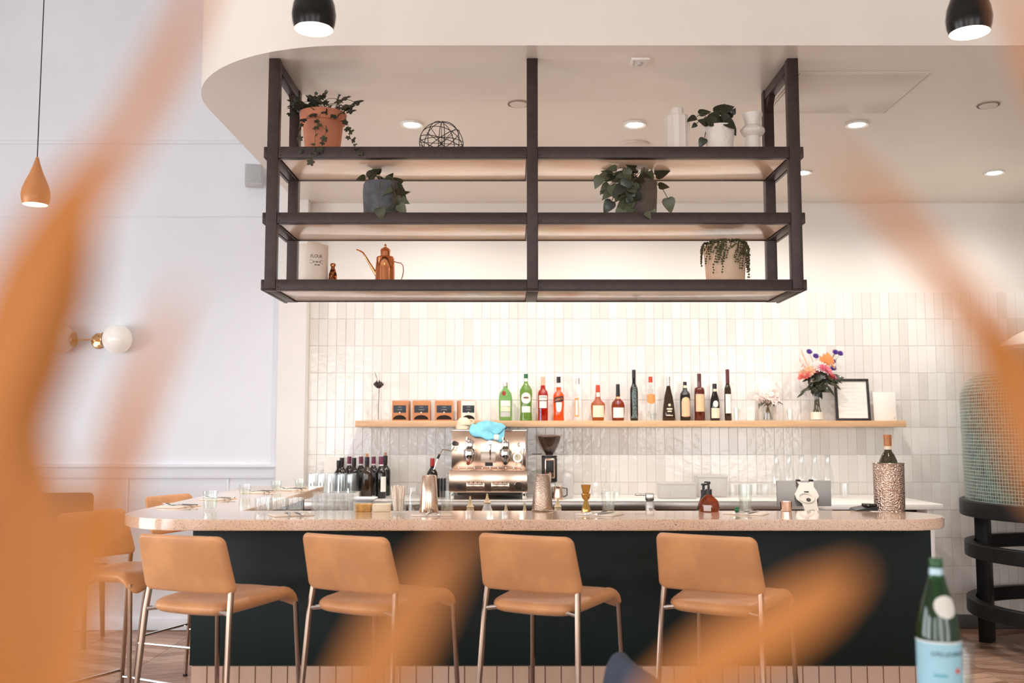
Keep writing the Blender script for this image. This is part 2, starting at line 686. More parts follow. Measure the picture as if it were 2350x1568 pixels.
MB().rbox(c2.x, b2.x, a.y, b2.y, ZS - .006, ZS + .002, .002).build('panel', SOFFIT_M, t, world=True)
fm = MB()
w = .012
fm.box(c2.x - w, b2.x + w, a.y - w, a.y - .003, ZS - .004, ZS)
fm.box(c2.x - w, b2.x + w, b2.y + .003, b2.y + w, ZS - .004, ZS)
fm.box(c2.x - w, c2.x - .003, a.y, b2.y, ZS - .004, ZS)
fm.box(b2.x + .003, b2.x + w, a.y, b2.y, ZS - .004, ZS)
fm.build('frame', M('hatch_frame', C(228, 216, 203), .4, var=(20, .03)), t, world=True)
gm = MB()
gm.box(c2.x - .003, b2.x + .003, a.y - .003, a.y, ZS - .001, ZS + .001)
gm.box(b2.x, b2.x + .003, a.y, b2.y, ZS - .001, ZS + .001)
gm.build('gap', M('hatch_gap', C(120, 105, 92), .7, var=(20, .05)), t, world=True)

# ================================================================== the bar
TERRAZZO = M('terrazzo_top', C(222, 196, 176), .12, coat=.4)
nt = TERRAZZO.node_tree
b = nt.nodes['Principled BSDF']
tc = nt.nodes.new('ShaderNodeTexCoord')
vo = nt.nodes.new('ShaderNodeTexVoronoi'); vo.inputs['Scale'].default_value = 420
nt.links.new(tc.outputs['Object'], vo.inputs['Vector'])
rp = nt.nodes.new('ShaderNodeValToRGB')
rp.color_ramp.interpolation = 'CONSTANT'
rp.color_ramp.elements[0].color = C(232, 198, 172)
rp.color_ramp.elements[1].position = .55
rp.color_ramp.elements[1].color = C(238, 210, 186)
for pos, cc in ((.72, (220, 184, 156)), (.90, (190, 160, 138)), (.965, (140, 114, 96))):
    e = rp.color_ramp.elements.new(pos)
    e.color = C(*cc)
sep = nt.nodes.new('ShaderNodeSeparateColor')
nt.links.new(vo.outputs['Color'], sep.inputs[0])
nt.links.new(sep.outputs[0], rp.inputs['Fac'])
nt.links.new(rp.outputs['Color'], b.inputs['Base Color'])

ZB = 1.07
R1, R2 = .215, .39
poly = []
for i in range(25):     # left rounded corner, from the left side to the front
    a = PI + PI / 2 * i / 24
    poly.append((-1.27 + R2 * math.cos(a), 4.39 + R2 * math.sin(a)))
for i in range(33):     # right rounded end
    a = -PI / 2 + PI * i / 32
    poly.append((1.575 + R1 * math.cos(a), 4.215 + R1 * math.sin(a)))
poly += [(-1.18, 4.43), (-1.18, 6.3), (-1.66, 6.3)]
bm = bmesh.new()
vsb = [bm.verts.new((x, y, 1.026)) for x, y in poly]
f = bm.faces.new(vsb)
ex = bmesh.ops.extrude_face_region(bm, geom=[f])
bmesh.ops.translate(bm, verts=[v for v in ex['geom'] if isinstance(v, bmesh.types.BMVert)], vec=(0, 0, ZB - 1.026))
bmesh.ops.recalc_face_normals(bm, faces=bm.faces)
ed = [e for e in bm.edges if abs(e.verts[0].co.z - e.verts[1].co.z) < 1e-6]
bmesh.ops.bevel(bm, geom=ed, offset=.004, segments=2, affect='EDGES')
me = bpy.data.meshes.new('bar_worktop')
bm.to_mesh(me)
bm.free()
me.polygons.foreach_set('use_smooth', [True] * len(me.polygons))
me.set_sharp_from_angle(angle=math.radians(25))
me.materials.append(TERRAZZO)
o = bpy.data.objects.new('bar_worktop', me)
COL.objects.link(o)
tag(o, 'long speckled terrazzo bar top with rounded ends', 'worktop')

GREEN = M('dark_green_panel', C(11, 29, 26), .5, spec=.3, var=(3, .2), bump=(80, .02))
BASE_TILE = M('base_tile_clay', C(214, 178, 156), .3, var=(3, .12), bump=(20, .06))
bar = thing('bar', 'dark green bar front under the terrazzo top with clay tile plinth', 'bar', (0, 4.3, 0))
MB().rbox(-1.345, 1.765, 4.25, 4.32, .446, 1.026, .002).build('front_panel', GREEN, bar, world=True)
MB().rbox(-1.345, -1.28, 4.32, 6.2, .446, 1.026, .002).build('side_panel', GREEN, bar, world=True)
MB().rbox(1.70, 1.765, 4.32, 4.40, .0, 1.026, .002).build('end_panel', GREEN, bar, world=True)
MB().box(-1.34, 1.76, 4.262, 4.32, 0, .446).build('plinth', M('plinth_grout', C(196, 166, 148), .7, var=(10, .1)), bar, world=True, smooth=0)
MB().box(-1.34, -1.28, 4.32, 6.2, 0, .446).build('side_plinth', M('plinth_grout'), bar, world=True, smooth=0)
tv, tf = tile_geo(.0655, .198, .010, .002)
bme = bpy.data.meshes.new('plinth_tile')
bme.from_pydata(tv, [], tf)
bme.materials.append(BASE_TILE)
for r in range(2):
    for c in range(46):
        o = bpy.data.objects.new('plinth_tile', bme)
        COL.objects.link(o)
        o.parent = bar
        o.location = (-1.337 + c * .0671, -.0378, .046 + r * .2)

# ---- stainless work counter behind the bar front (its top lies below the bar top)
STEEL = M('brushed_steel', C(196, 190, 184), .26, 1.0, bump=(60, .03), stretch=(1, 30, 30), var=(8, .08))
CHROME = M('chrome', C(226, 220, 214), .07, 1.0, var=(10, .04))
wc = thing('work_counter', 'low stainless work counter hidden behind the bar top', 'counter', (0, 4.75, 0))
MB().rbox(-1.1, 1.68, 4.46, 5.08, .84, .87, .004).build('top', STEEL, wc, world=True)
for x in (-1.08, .28, 1.62):
    MB().rbox(x, x + .04, 4.48, 5.06, 0, .84, .003).build('leg_frame', STEEL, wc, world=True)
MB().rbox(-1.08, 1.66, 4.5, 5.05, .25, .27, .003).build('undershelf', STEEL, wc, world=True)

# ================================================================== back counter
ZK = .95
BLACKC = M('black_cabinet', C(26, 24, 24), .35, var=(6, .2))
QUARTZ = M('white_quartz', C(240, 236, 230), .25, var=(14, .04))
k = thing('back_worktop', 'stainless edged back counter under the wall shelf', 'worktop', (.25, 7.0, .905))
MB().rbox(-1.46, 1.985, 6.69, YW - .012, .935, ZK, .003).build('top', QUARTZ, k, world=True)
MB().rbox(-1.46, 1.985, 6.665, 6.69, .895, ZK, .003).build('steel_edge', STEEL, k, world=True)
cab_labels = ['black undercounter cabinet at the wine bottles end of the back counter', 'black undercounter cabinet below the espresso machine',
              'black undercounter cabinet below the stemmed glasses', 'black undercounter cabinet below the frosted bins']
for i in range(4):
    x0 = -1.45 + i * .855
    cb = thing('back_cabinet', cab_labels[i], 'cabinet', (x0 + .42, 7.0, 0), 0, 'cabinets under the back counter')
    MB().rbox(x0, x0 + .845, 6.74, 7.29, .08, .893, .003).build('body', BLACKC, cb, world=True)
    MB().rbox(x0 + .05, x0 + .8, 6.78, 7.28, 0, .08, .003).build('plinth', BLACKC, cb, world=True)
    for j in range(2):
        d = MB().rbox(x0 + .005 + j * .42, x0 + .42 + j * .42, 6.715, 6.738, .1, .885, .003).build('door', BLACKC, cb, world=True)
        hx = x0 + .12 + j * .42
        MB().tube([(hx, 6.712, .87), (hx, 6.69, .87), (hx + .16, 6.69, .87), (hx + .16, 6.712, .87)], .005).build('handle', STEEL, d)
        d.children[0].location = (-cb.location.x, -cb.location.y, 0)
w = thing('side_worktop', 'white lower counter with a white end panel near the oven', 'worktop', (2.37, 6.8, 0))
MB().rbox(1.99, 2.745, 6.40, YW - .012, .915, ZK, .004).build('top', QUARTZ, w, world=True)
MB().rbox(2.655, 2.70, 6.44, 7.25, 0, .915, .003).build('end_panel', M('white_laminate', C(240, 238, 236), .35, var=(9, .03)), w, world=True)
MB().rbox(2.01, 2.05, 6.44, 7.25, 0, .915, .003).build('inner_panel', M('white_laminate'), w, world=True)
MB().rbox(2.05, 2.655, 6.6, 6.62, .1, .915, .003).build('modesty_panel', BLACKC, w, world=True)

# ================================================================== bar stools
LEATHER = M('tan_leather', C(222, 156, 102), .45, var=(7, .16), bump=(220, .12, .002), sheen=.15)
BRASSY = M('bronze_steel', C(158, 134, 118), .24, 1.0, var=(10, .08))


def make_stool(label):
    t = thing('bar_stool', label, 'bar stool', group='tan leather bar stools')

    def seat_fn(x, y, z):
        q = (y + .22) / .44
        x *= .83 + .23 * min(1, max(0, q))
        z += .788 + .012 * q + .006 * (x / .18) ** 2
        if y > .13:
            z -= 1.6 * (y - .13) ** 2 * (1 + 5 * (abs(x) / .2) ** 2)
        z -= .006 * math.exp(-((x / .12) ** 2 + (y / .14) ** 2))
        return (x, y + .01, z)
    MB().pad(.385, .45, .046, .055, seat_fn).build('seat', LEATHER, t, smooth=80)

    def back_fn(x, y, z):     # pad plane x/y, thickness z -> upright, leaning back, hugging the sitter
        q = (y + .1) / .2
        x *= 1.03 - .07 * q
        zz = .950 + y * .98
        yy = -.232 - y * .30 + .10 * x * x * 4 - z - .0
        return (x, yy, zz)
    MB().pad(.385, .212, .034, .027, back_fn, edge=.11, crown=.25).build('backrest', LEATHER, t, smooth=80)
    for s in (-1, 1):
        lg = MB().tube([(s * .213, -.275, .004), (s * .183, -.205, .776), (s * .180, -.196, .83), (s * .177, -.190, .872)], .0105, 10).build('leg', BRASSY, t)
        MB().tube([(s * .183, -.205, .778), (s * .13, -.195, .785)], .008, 8).build('stub', CHROME, t)
        lf = MB().tube([(s * .205, .255, .004), (s * .182, .205, .78)], .0095, 10).build('leg', BRASSY, t)
        for q, ob in (((s * .213, -.275), lg), ((s * .205, .255), lf)):
            MB().lathe([(0, 0), (.013, 0), (.013, .012), (0, .012)], 12, Matrix.Translation((q[0], q[1], 0))).build('foot_cap', M('black_rubber', C(28, 27, 27), .7, var=(30, .1)), ob)
        MB().tube([(s * .204, -.255, .27), (s * .198, .238, .27)], .0075, 8).build('side_rail', CHROME, t)
    MB().tube([(-.204, -.255, .30), (.204, -.255, .30)], .0075, 8).build('foot_rail', CHROME, t)
    MB().tube([(-.198, .238, .24), (.198, .238, .24)], .0075, 8).build('foot_rail', CHROME, t)
    return t


st = make_stool('leftmost tan leather bar stool along the green bar front')
st.location = (-1.087, 3.817, 0)
st.rotation_euler.z = -math.asin(.36)
for lab, x, y, s in (('second tan leather bar stool from the left along the green bar front', -.483, 3.81, .45),
                     ('third tan leather bar stool from the left along the green bar front', .155, 3.81, .44),
                     ('rightmost tan leather bar stool along the green bar front', .809, 3.805, .49)):
    copy_tree(st, None, (x, y, 0), -math.asin(s), lab)
copy_tree(st, None, (-1.70, 4.50, 0), -math.radians(117), 'tan leather bar stool at the left end of the bar, half behind the orange leaves')
copy_tree(st, None, (-1.72, 5.62, 0), -math.radians(112), 'tan leather bar stool farthest back at the left side of the bar')

# ================================================================== hanging rack
IRON = M('dark_bronze_iron', C(62, 48, 44), .42, .35, bump=(260, .25, .002), var=(40, .2))
BOARD = M('glossy_pale_board', C(236, 208, 182), .24, spec=.8, coat=.3, var=(3, .03), stretch=(1, 6, 1))
RY0, RY1 = 4.40, 4.83
RZ = ((2.045, 2.094), (2.348, 2.398), (2.648, 2.700))
rack = thing('hanging_rack', 'dark metal three-tier rack hung from the soffit over the bar', 'shelf rack', (.1, 4.64, 2.045))
PX = ((-1.106, -1.056), (.067, .117), (1.252, 1.302))
for x0, x1 in PX:
    MB().rbox(x0, x1, RY0, RY0 + .05, 2.05, ZS, .003).build('post', IRON, rack, world=True)
    if x0 != PX[1][0]:
        MB().rbox(x0, x1, RY1, RY1 + .05, 2.05, ZS, .003).build('post', IRON, rack, world=True)
for x0, x1 in (PX[0], PX[2]):
    MB().rbox(x0 + .004, x1 - .004, RY0 + .05, RY1, ZS - .05, ZS - .002, .003).build('top_brace', IRON, rack, world=True)
    for y in (RY0 + .05, RY1):
        s = 1 if y < 4.6 else -1
        MB().add([(x0 + .01, y, ZS - .05), (x0 + .01, y + s * .07, ZS - .05), (x0 + .01, y, ZS - .12), (x1 - .01, y, ZS - .05), (x1 - .01, y + s * .07, ZS - .05), (x1 - .01, y, ZS - .12)],
                 [(0, 1, 2), (5, 4, 3), (0, 3, 4, 1), (1, 4, 5, 2), (2, 5, 3, 0)]).build('gusset', IRON, rack, world=True)
for li, (z0, z1) in enumerate(RZ):
    for a, b2 in ((PX[0][1], PX[1][0]), (PX[1][1], PX[2][0])):
        MB().rbox(a, b2, RY0 + .003, RY0 + .043, z0, z1, .003).build('front_rail', IRON, rack, world=True)
        MB().rbox(a, b2, RY1 + .006, RY1 + .020, z0 + .003, z1, .002).build('back_rail', IRON, rack, world=True)
        MB().rbox(a + .002, b2 - .002, RY0 + .044, RY1 + .005, z0 + .007, z0 + .026, .002).build('shelf_board', BOARD, rack, world=True)
        for x in (a + .004, b2 - .004):
            for zz in (z0 + .012, z1 - .012):
                MB().lathe([(0, -.003), (.004, -.002), (.005, 0), (0, 0)], 8, Matrix.Translation((x + (.006 if x == a + .004 else -.006), RY0 + .003, zz)) @ Matrix.Rotation(-PI / 2, 4, 'X')).build('bolt', IRON, rack, world=True)
    for x0, x1, s in ((PX[0][0], PX[0][1], -1), (PX[2][0], PX[2][1], 1)):
        MB().rbox(x0 + .004, x1 - .004, RY0 + .05, RY1, z0, z1, .003).build('side_rail', IRON, rack, world=True)
        xo = x0 if s < 0 else x1
        MB().rbox(min(xo, xo + s * .016), max(xo, xo + s * .016), RY0 + .006, RY1 + .044, z0, z1, .003).build('side_plate', IRON, rack, world=True)
    MB().rbox(PX[1][0] - .001, PX[1][1] + .001, RY0 + .05, RY1 + .020, z0 + .003, z1 - .004, .001).build('cross_rail', IRON, rack, world=True)
for x0, x1 in PX:
    MB().rbox(x0, x1, RY0 + .001, RY0 + .05, 2.044, 2.05, .002).build('post_foot', IRON, rack, world=True)
ZT = [z0 + .0262 for z0, z1 in RZ]


def prof_px(px, Y, base, pts):
    """profile in frame pixels (radius, row) -> metres above base; row None = the base itself"""
    out = []
    for r, y in pts:
        yy = y if y is not None else 500
        k = KS(yy, Y)
        out.append((r * k, 0.0 if y is None else P(px, y, Y).z - base))
    return out


# ---------------------------------------------------------------- leaves
def leaf_mesh(name, mat, kind='heart'):
    m = MB()
    if kind == 'heart':
        S = [(-.06, .17), (.0, .33), (.14, .43), (.32, .42), (.52, .33), (.72, .21), (.88, .09), (1.0, 0)]
        n = len(S)
        vs = []
        for i, (y, w) in enumerate(S):
            ym = max(y, .02) if i == 0 else y
            z = -.28 * y * y
            vs += [(-w, y, z + .16 * w), (0, ym if i else .03, z), (w, y, z + .16 * w)]
        fs = []
        for i in range(n - 1):
            a = 3 * i
            fs += [(a, a + 1, a + 4, a + 3), (a + 1, a + 2, a + 5, a + 4)]
        k = len(vs)
        vs += [(x, y, z - .012) for x, y, z in vs]
        fs += [tuple(k + i for i in reversed(f)) for f in fs]
        m.add(vs, fs)
    elif kind == 'ivy':
        out = []
        for i in range(20):
            a = -PI / 2 + 2 * PI * i / 20
            r = .33 + .2 * abs(math.cos(2.5 * (a - PI / 2)))
            if abs(a - PI / 2) < .25:
                r = .62
            out.append((r * math.cos(a), .35 + r * math.sin(a), -.18 * (math.cos(a) * r) ** 2 * 3))
        vs = [(0, .35, .04)] + out
        fs = [(0, 1 + i, 1 + (i + 1) % 20) for i in range(20)]
        k = len(vs)
        vs += [(x, y, z - .02) for x, y, z in vs]
        fs += [tuple(k + i for i in reversed(f)) for f in fs]
        m.add(vs, fs)
    elif kind == 'lance':
        S = [(0, .02), (.15, .09), (.4, .13), (.7, .09), (1, 0)]
        vs = []
        for y, w in S:
            z = -.3 * y * y
            vs += [(-w, y, z + .3 * w), (0, y, z), (w, y, z + .3 * w)]
        fs = []
        for i in range(len(S) - 1):
            a = 3 * i
            fs += [(a, a + 1, a + 4, a + 3), (a + 1, a + 2, a + 5, a + 4)]
        k = len(vs)
        vs += [(x, y, z - .01) for x, y, z in vs]
        fs += [tuple(k + i for i in reversed(f)) for f in fs]
        m.add(vs, fs)
    me = bpy.data.meshes.new(name)
    me.from_pydata(m.v, [], m.f)
    me.polygons.foreach_set('use_smooth', [True] * len(me.polygons))
    me.materials.append(mat)
    return me


LEAF1 = M('leaf_dark_green', C(42, 47, 29), .38, var=(60, .3), coat=.2)
LEAF2 = M('leaf_variegated', C(54, 59, 42), .4, var=(70, .5, .12), col2=C(98, 102, 78))
LEAF3 = M('leaf_olive', C(66, 64, 36), .4, var=(50, .3))
IVY1 = M('ivy_dark', C(48, 50, 35), .45, var=(80, .4))
IVY2 = M('ivy_pale_edge', C(76, 74, 56), .45, var=(80, .4))
STEM = M('stem_green_brown', C(92, 86, 58), .5, var=(40, .3))
HEART = [leaf_mesh('leaf', m) for m in (LEAF1, LEAF2, LEAF1, LEAF3)]
IVY = [leaf_mesh('leaf', m, 'ivy') for m in (IVY1, IVY1, IVY2)]
LANCE = [leaf_mesh('leaf', m, 'lance') for m in (LEAF1, LEAF3)]


def add_leaf(parent, meshes, pos, dirv, nrm, size, name='leaf'):
    d = Vector(dirv).normalized()
    n = Vector(nrm)
    n = (n - d * n.dot(d)).normalized()
    x = d.cross(n)
    mt = Matrix((x, d, n)).transposed().to_4x4()
    mt = Matrix.Translation(Vector(pos) - parent.location) @ mt @ Matrix.Diagonal((size, size, size, 1))
    o = bpy.data.objects.new(name, random.choice(meshes))
    COL.objects.link(o)
    o.parent = parent
    o.matrix_local = mt
    return o


def stem_to(parent, a, b2, lift, r=.0018, name='stem'):
    a, b2 = Vector(a), Vector(b2)
    pts = []
    for i in range(7):
        q = i / 6
        p = a.lerp(b2, q)
        p.z += lift * 4 * q * (1 - q)
        pts.append(p)
    return MB().tube(pts, r, 5).build(name, STEM, parent, world=True)


def leafy(t, Y, cx, cy_top, leaves, meshes, spread=.03, stemr=.0018):
    """leaves: (px, py, tip angle in degrees, length px, depth offset)"""
    top = P(cx, cy_top, Y)
    for px, py, ang, ln, dy in leaves:
        p = P(px, py, Y + dy)
        a = math.radians(ang)
        add_leaf(t, meshes, p, (math.cos(a), random.uniform(-.35, .1), math.sin(a)), (random.uniform(-.3, .3), -1, random.uniform(.2, .9)), ln * KS(py, Y + dy))
        st = top + Vector((random.uniform(-spread, spread), random.uniform(-spread, spread), -.01))
        stem_to(t, st, p, .035 if p.z > top.z - .05 else .06, stemr)


def pot(t, prof, mat, name='pot', n=36, soil=True, sm=50):
    """prof goes from the foot up the outside to the rim; the inside and the soil are added"""
    r, z = prof[-1]
    th = max(.004, r * .07)
    full = [(0, 0)] + prof + [(r - th, z), (r - th * 1.3, z - .03)]
    o = MB().lathe(full, n).build(name, mat, t, smooth=sm)
    if soil:
        MB().lathe([(0, z - .018), (r - th * 1.1, z - .02)], n).build('soil', M('soil', C(58, 46, 38), .9, bump=(90, .6), var=(60, .4)), o)
    return o


YR = 4.635
# terracotta pot with ivy
x = P(741, 300, YR).x
t = thing('potted_ivy', 'terracotta pot of trailing ivy on the top rack shelf', 'potted plant', (x, YR, ZT[2]))
TERRA = M('terracotta', C(196, 122, 90), .75, var=(12, .15), bump=(90, .08))
pot(t, prof_px(741, YR, ZT[2], [(35, None), (36, None), (46, 287), (46.5, 285), (51, 284), (53.5, 264), (53.5, 262)]), TERRA)
top = P(741, 262, YR)
for i in range(62):
    a, rr = random.uniform(0, 2 * PI), math.sqrt(random.random())
    px, py = 748 + 76 * rr * math.cos(a), 250 + 24 * rr * math.sin(a) - 6
    dy = random.uniform(-.12, .10)
    p = P(px, py, YR + dy)
    add_leaf(t, IVY, p, (math.cos(a) + random.uniform(-.4, .4), -.4, random.uniform(-.6, .5)), (random.uniform(-.5, .5), -.8, .8), random.uniform(15, 27) * .00207)
    if i % 3 == 0:
        stem_to(t, top + Vector((random.uniform(-.06, .06), random.uniform(-.05, .05), 0)), p, .03, .0014)
for strand in ([(712, 262), (690, 285), (684, 315), (686, 345)], [(735, 262), (726, 290), (722, 330), (718, 368)], [(722, 268), (748, 300), (744, 328), (730, 350)],
               [(790, 262), (800, 292), (803, 315), (812, 332), (822, 346)], [(690, 240), (677, 225), (672, 245), (668, 262)], [(746, 240), (742, 225), (748, 212)]):
    dy = -.125 if strand[0][0] < 800 and strand[-1][1] > 330 else -.06
    pts = [P(a, b2, YR + dy - .115 * (b2 > 325)) for a, b2 in strand]
    fine = []
    for a, b2 in zip(pts, pts[1:]):
        fine += [a.lerp(b2, q / 4) for q in range(4)]
    fine.append(pts[-1])
    MB().tube(fine, .0013, 5).build('vine', STEM, t, world=True)
    for q in fine[2::2]:
        add_leaf(t, IVY, q, (random.uniform(-1, 1), -.4, random.uniform(-1, .2)), (random.uniform(-.5, .5), -1, .4), random.uniform(10, 18) * .00207)
for px, py in ((748, 214), (743, 222), (725, 218)):
    add_leaf(t, IVY, P(px, py, YR - .06), (.1, -.2, 1), (0, -1, .2), 9 * .00207)

# wire sphere
p = P(1013, 317, YR)
R = 50.5 * KS(317, YR)
t = thing('wire_sphere', 'black geometric wire sphere ornament on the top rack shelf', 'ornament', (p.x, YR, ZT[2]))
BLK = M('black_wire', C(24, 22, 22), .4, .5, var=(50, .1))
cz = R + .002
for ax, ay in ((0, 0), (90, 0), (90, 45), (90, 90), (90, 135), (35, 20), (35, 140), (35, 260)):
    mt = Matrix.Translation((0, 0, cz)) @ Matrix.Rotation(math.radians(ay + 12), 4, 'Z') @ Matrix.Rotation(math.radians(ax), 4, 'X')
    MB().tube([(R * math.cos(2 * PI * i / 40), R * math.sin(2 * PI * i / 40), 0) for i in range(40)], .0018, 5, closed=True, mat=mt).build('wire_ring', BLK, t)
for d in ((1, 0, 0), (0, 1, 0), (0, 0, 1), (.6, .5, .62), (-.6, .5, .62), (.6, -.5, .62), (-.6, -.5, .62)):
    d = Vector(d).normalized() * R
    d = Matrix.Rotation(.2, 4, 'Z') @ d
    MB().tube([Vector((0, 0, cz)) - d, Vector((0, 0, cz)) + d], .0015, 5).build('wire_spoke', BLK, t)

# ribbed white vase
CER = M('white_ceramic', C(236, 224, 214), .4, var=(12, .05), bump=(70, .05))
x = P(1554, 300, YR).x
t = thing('fluted_vase', 'white faceted vase with a narrow neck on the top rack shelf', 'vase', (x, YR, ZT[2]))
pr = prof_px(1554, YR, ZT[2], [(27, None), (27.5, 300), (27.5, 271), (25.5, 267), (16.5, 265.5), (16, 252), (15, 250)])
pr = [(0, 0)] + pr + [(pr[-1][0] - .006, pr[-1][1]), (pr[-1][0] - .007, pr[-1][1] - .05), (0, pr[-1][1] - .06)]
MB().lathe(pr, 12).build('body', CER, t, smooth=15)
m = MB()
rb = 27.5 * KS(300, YR)
for i in range(12):
    a = 2 * PI * i / 12
    m.tube([(rb * math.cos(a), rb * math.sin(a), .004), (rb * math.cos(a), rb * math.sin(a), pr[3][1])], .0022, 5)
m.build('ribs', CER, t)

# small pothos in a white textured pot
x = P(1651, 310, YR).x
t = thing('potted_pothos', 'small pothos with pointed leaves in a white embossed pot on the top rack shelf', 'potted plant', (x, YR, ZT[2]))
CERB = M('white_embossed_ceramic', C(238, 226, 216), .45, var=(12, .05), bump=(28, 1.0, .01))
pot(t, prof_px(1651, YR, ZT[2], [(24, None), (26, None), (33, 312), (35, 296), (34.5, 292)]), CERB)
leafy(t, YR, 1645, 290, [(1625, 285, 150, 26, -.05), (1597, 270, 195, 24, -.04), (1605, 262, 20, 28, 0), (1632, 276, 60, 30, -.03), (1646, 260, 55, 34, .02), (1655, 255, 30, 36, 0),
                         (1664, 278, -35, 32, -.06), (1672, 270, 70, 22, .02), (1650, 282, 100, 28, -.05), (1660, 284, -60, 28, -.05), (1675, 290, -50, 26, -.03), (1640, 284, 140, 30, -.06),
                         (1616, 318, 240, 24, -.02), (1668, 276, 120, 26, -.05), (1680, 262, 60, 16, .02), (1598, 285, 215, 14, -.03), (1650, 268, 200, 26, -.02)], HEART[:1] + HEART[2:3], .02)

# sculptural white vase
x = P(1727, 300, YR).x
t = thing('pinched_vase', 'white sculptural vase pinched at the waist on the top rack shelf', 'vase', (x, YR, ZT[2]))
pr = prof_px(1727, YR, ZT[2], [(19, None), (17.5, 333), (17, 315), (24, 309), (28, 304), (28, 299), (22, 292), (17, 288), (19, 277), (24, 264), (24, 262)])
pr = [(0, 0)] + pr + [(pr[-1][0] - .006, pr[-1][1]), (.03, pr[-1][1] - .06), (0, pr[-1][1] - .07)]
MB().lathe(pr, 10).build('body', CER, t, smooth=40)
m = MB()
for i in range(10):
    a = 2 * PI * i / 10
    m.ball((.052 * math.cos(a), .052 * math.sin(a), pr[6][1] - .004), .008, 8, 6)
m.build('knobs', CER, t)

# blue-grey pot, middle shelf
x = P(879, 450, YR).x
t = thing('potted_pothos', 'blue-grey stone pot with a sparse trailing plant on the middle rack shelf', 'potted plant', (x, YR, ZT[1]))
STONE = M('blue_grey_stone', C(96, 97, 102), .85, var=(25, .25), bump=(70, .2))
pot(t, prof_px(879, YR, ZT[1], [(38, None), (42, None), (45, 465), (46, 445), (45, 426), (43, 422)]), STONE)
leafy(t, YR, 885, 424, [(845, 408, 40, 34, -.02), (838, 408, 185, 22, -.03), (852, 412, 70, 20, .02), (890, 415, 60, 22, 0), (898, 418, 20, 30, -.04), (905, 428, -20, 28, -.06), (912, 440, -30, 26, -.08),
                        (908, 452, -60, 26, -.1), (918, 458, -20, 24, -.09), (900, 435, 200, 26, -.1), (915, 470, -50, 28, -.11), (903, 478, 190, 18, -.12), (870, 478, -75, 30, -.24),
                        (925, 446, 30, 18, -.06), (880, 418, 130, 20, .03), (912, 425, 45, 18, -.03), (862, 398, 62, 26, -.01)], HEART, .03)

# dark pot with fuller pothos, middle shelf
x = P(1464, 450, YR).x
t = thing('potted_pothos', 'dark grey pot with a full variegated pothos spilling over on the middle rack shelf', 'potted plant', (x, YR, ZT[1]))
STONE2 = M('dark_taupe_stone', C(98, 84, 80), .8, var=(25, .2), bump=(70, .15))
pot(t, prof_px(1464, YR, ZT[1], [(36, None), (40, None), (43, 465), (44, 440), (43, 422), (41, 418)]), STONE2)
L = []
for i in range(34):
    a = random.uniform(0, 2 * PI)
    L.append((1440 + random.gauss(0, 22), 428 + random.gauss(0, 22), random.choice((200, 230, 250, 160, 290)) + random.uniform(-25, 25), random.uniform(24, 36), random.uniform(-.14, -.07)))
L += [(1405, 402, 150, 28, 0), (1415, 408, 40, 26, 0), (1398, 425, 220, 30, -.03), (1404, 462, 235, 34, -.08), (1428, 480, 250, 32, -.12), (1450, 478, 220, 30, -.12), (1470, 408, 10, 30, -.03),
      (1488, 412, 70, 26, 0), (1505, 402, 20, 34, .02), (1512, 428, 5, 26, -.02), (1532, 455, 285, 36, -.03), (1456, 398, 100, 24, .03), (1440, 400, 120, 24, .03), (1480, 402, 100, 24, .03),
      (1496, 482, -60, 18, -.22), (1482, 488, -50, 20, -.24), (1478, 405, -20, 24, -.06), (1400, 445, 160, 24, -.05)]
leafy(t, YR, 1464, 420, L, HEART[:1] + HEART[1:2] + HEART[1:2], .03)

# canister with lettering, bottom shelf
x = P(720, 600, YR).x
t = thing('canister', 'cream enamel canister with dark lettering on the bottom rack shelf', 'canister', (x, YR, ZT[0]))
ENAM = M('cream_enamel', C(236, 220, 206), .22, var=(8, .04), coat=.3)
body = prof_px(720, YR, ZT[0], [(33, None), (33.5, None), (33.5, 572), (33, 569)])
MB().lathe([(0, 0)] + body + [(0, body[-1][1])], 40).build('body', ENAM, t, smooth=40)
lz = body[-1][1]
ld = MB().lathe([(0, lz), (.069, lz), (.0705, lz + .003), (.069, lz + .009), (.034, lz + .014), (.03, lz + .021), (0, lz + .022)], 40).build('lid', ENAM, t)
INK = M('black_ink', C(30, 26, 22), .6, var=(60, .1))
kk = KS(600, YR)
r0 = 33.5 * kk + .0006
wrap_text('FLOUR', 11 * kk, r0, P(720, 597, YR).z - ZT[0], INK, t, .8, .38)
for yy, w in ((603, 30), (609.5, 30)):
    zz = P(720, yy, YR).z - ZT[0]
    for s in (-1, 1):
        wrap_label(r0, 8 * kk, zz, zz + .0012, INK, t, ang=.38 + s * 12 * kk / r0, n=4, name='rule_line')
for dx, yy, w in ((-6, 606, 4), (1, 606, 6), (8, 606, 4), (-2, 613, 5), (5, 613, 6)):
    zz = P(720, yy, YR).z - ZT[0]
    wrap_label(r0, w * kk, zz - .003, zz + .003, M('faded_ink', C(140, 122, 106), .6, var=(200, .5)), t, ang=.38 + dx * kk / r0, n=3, name='worn_print')

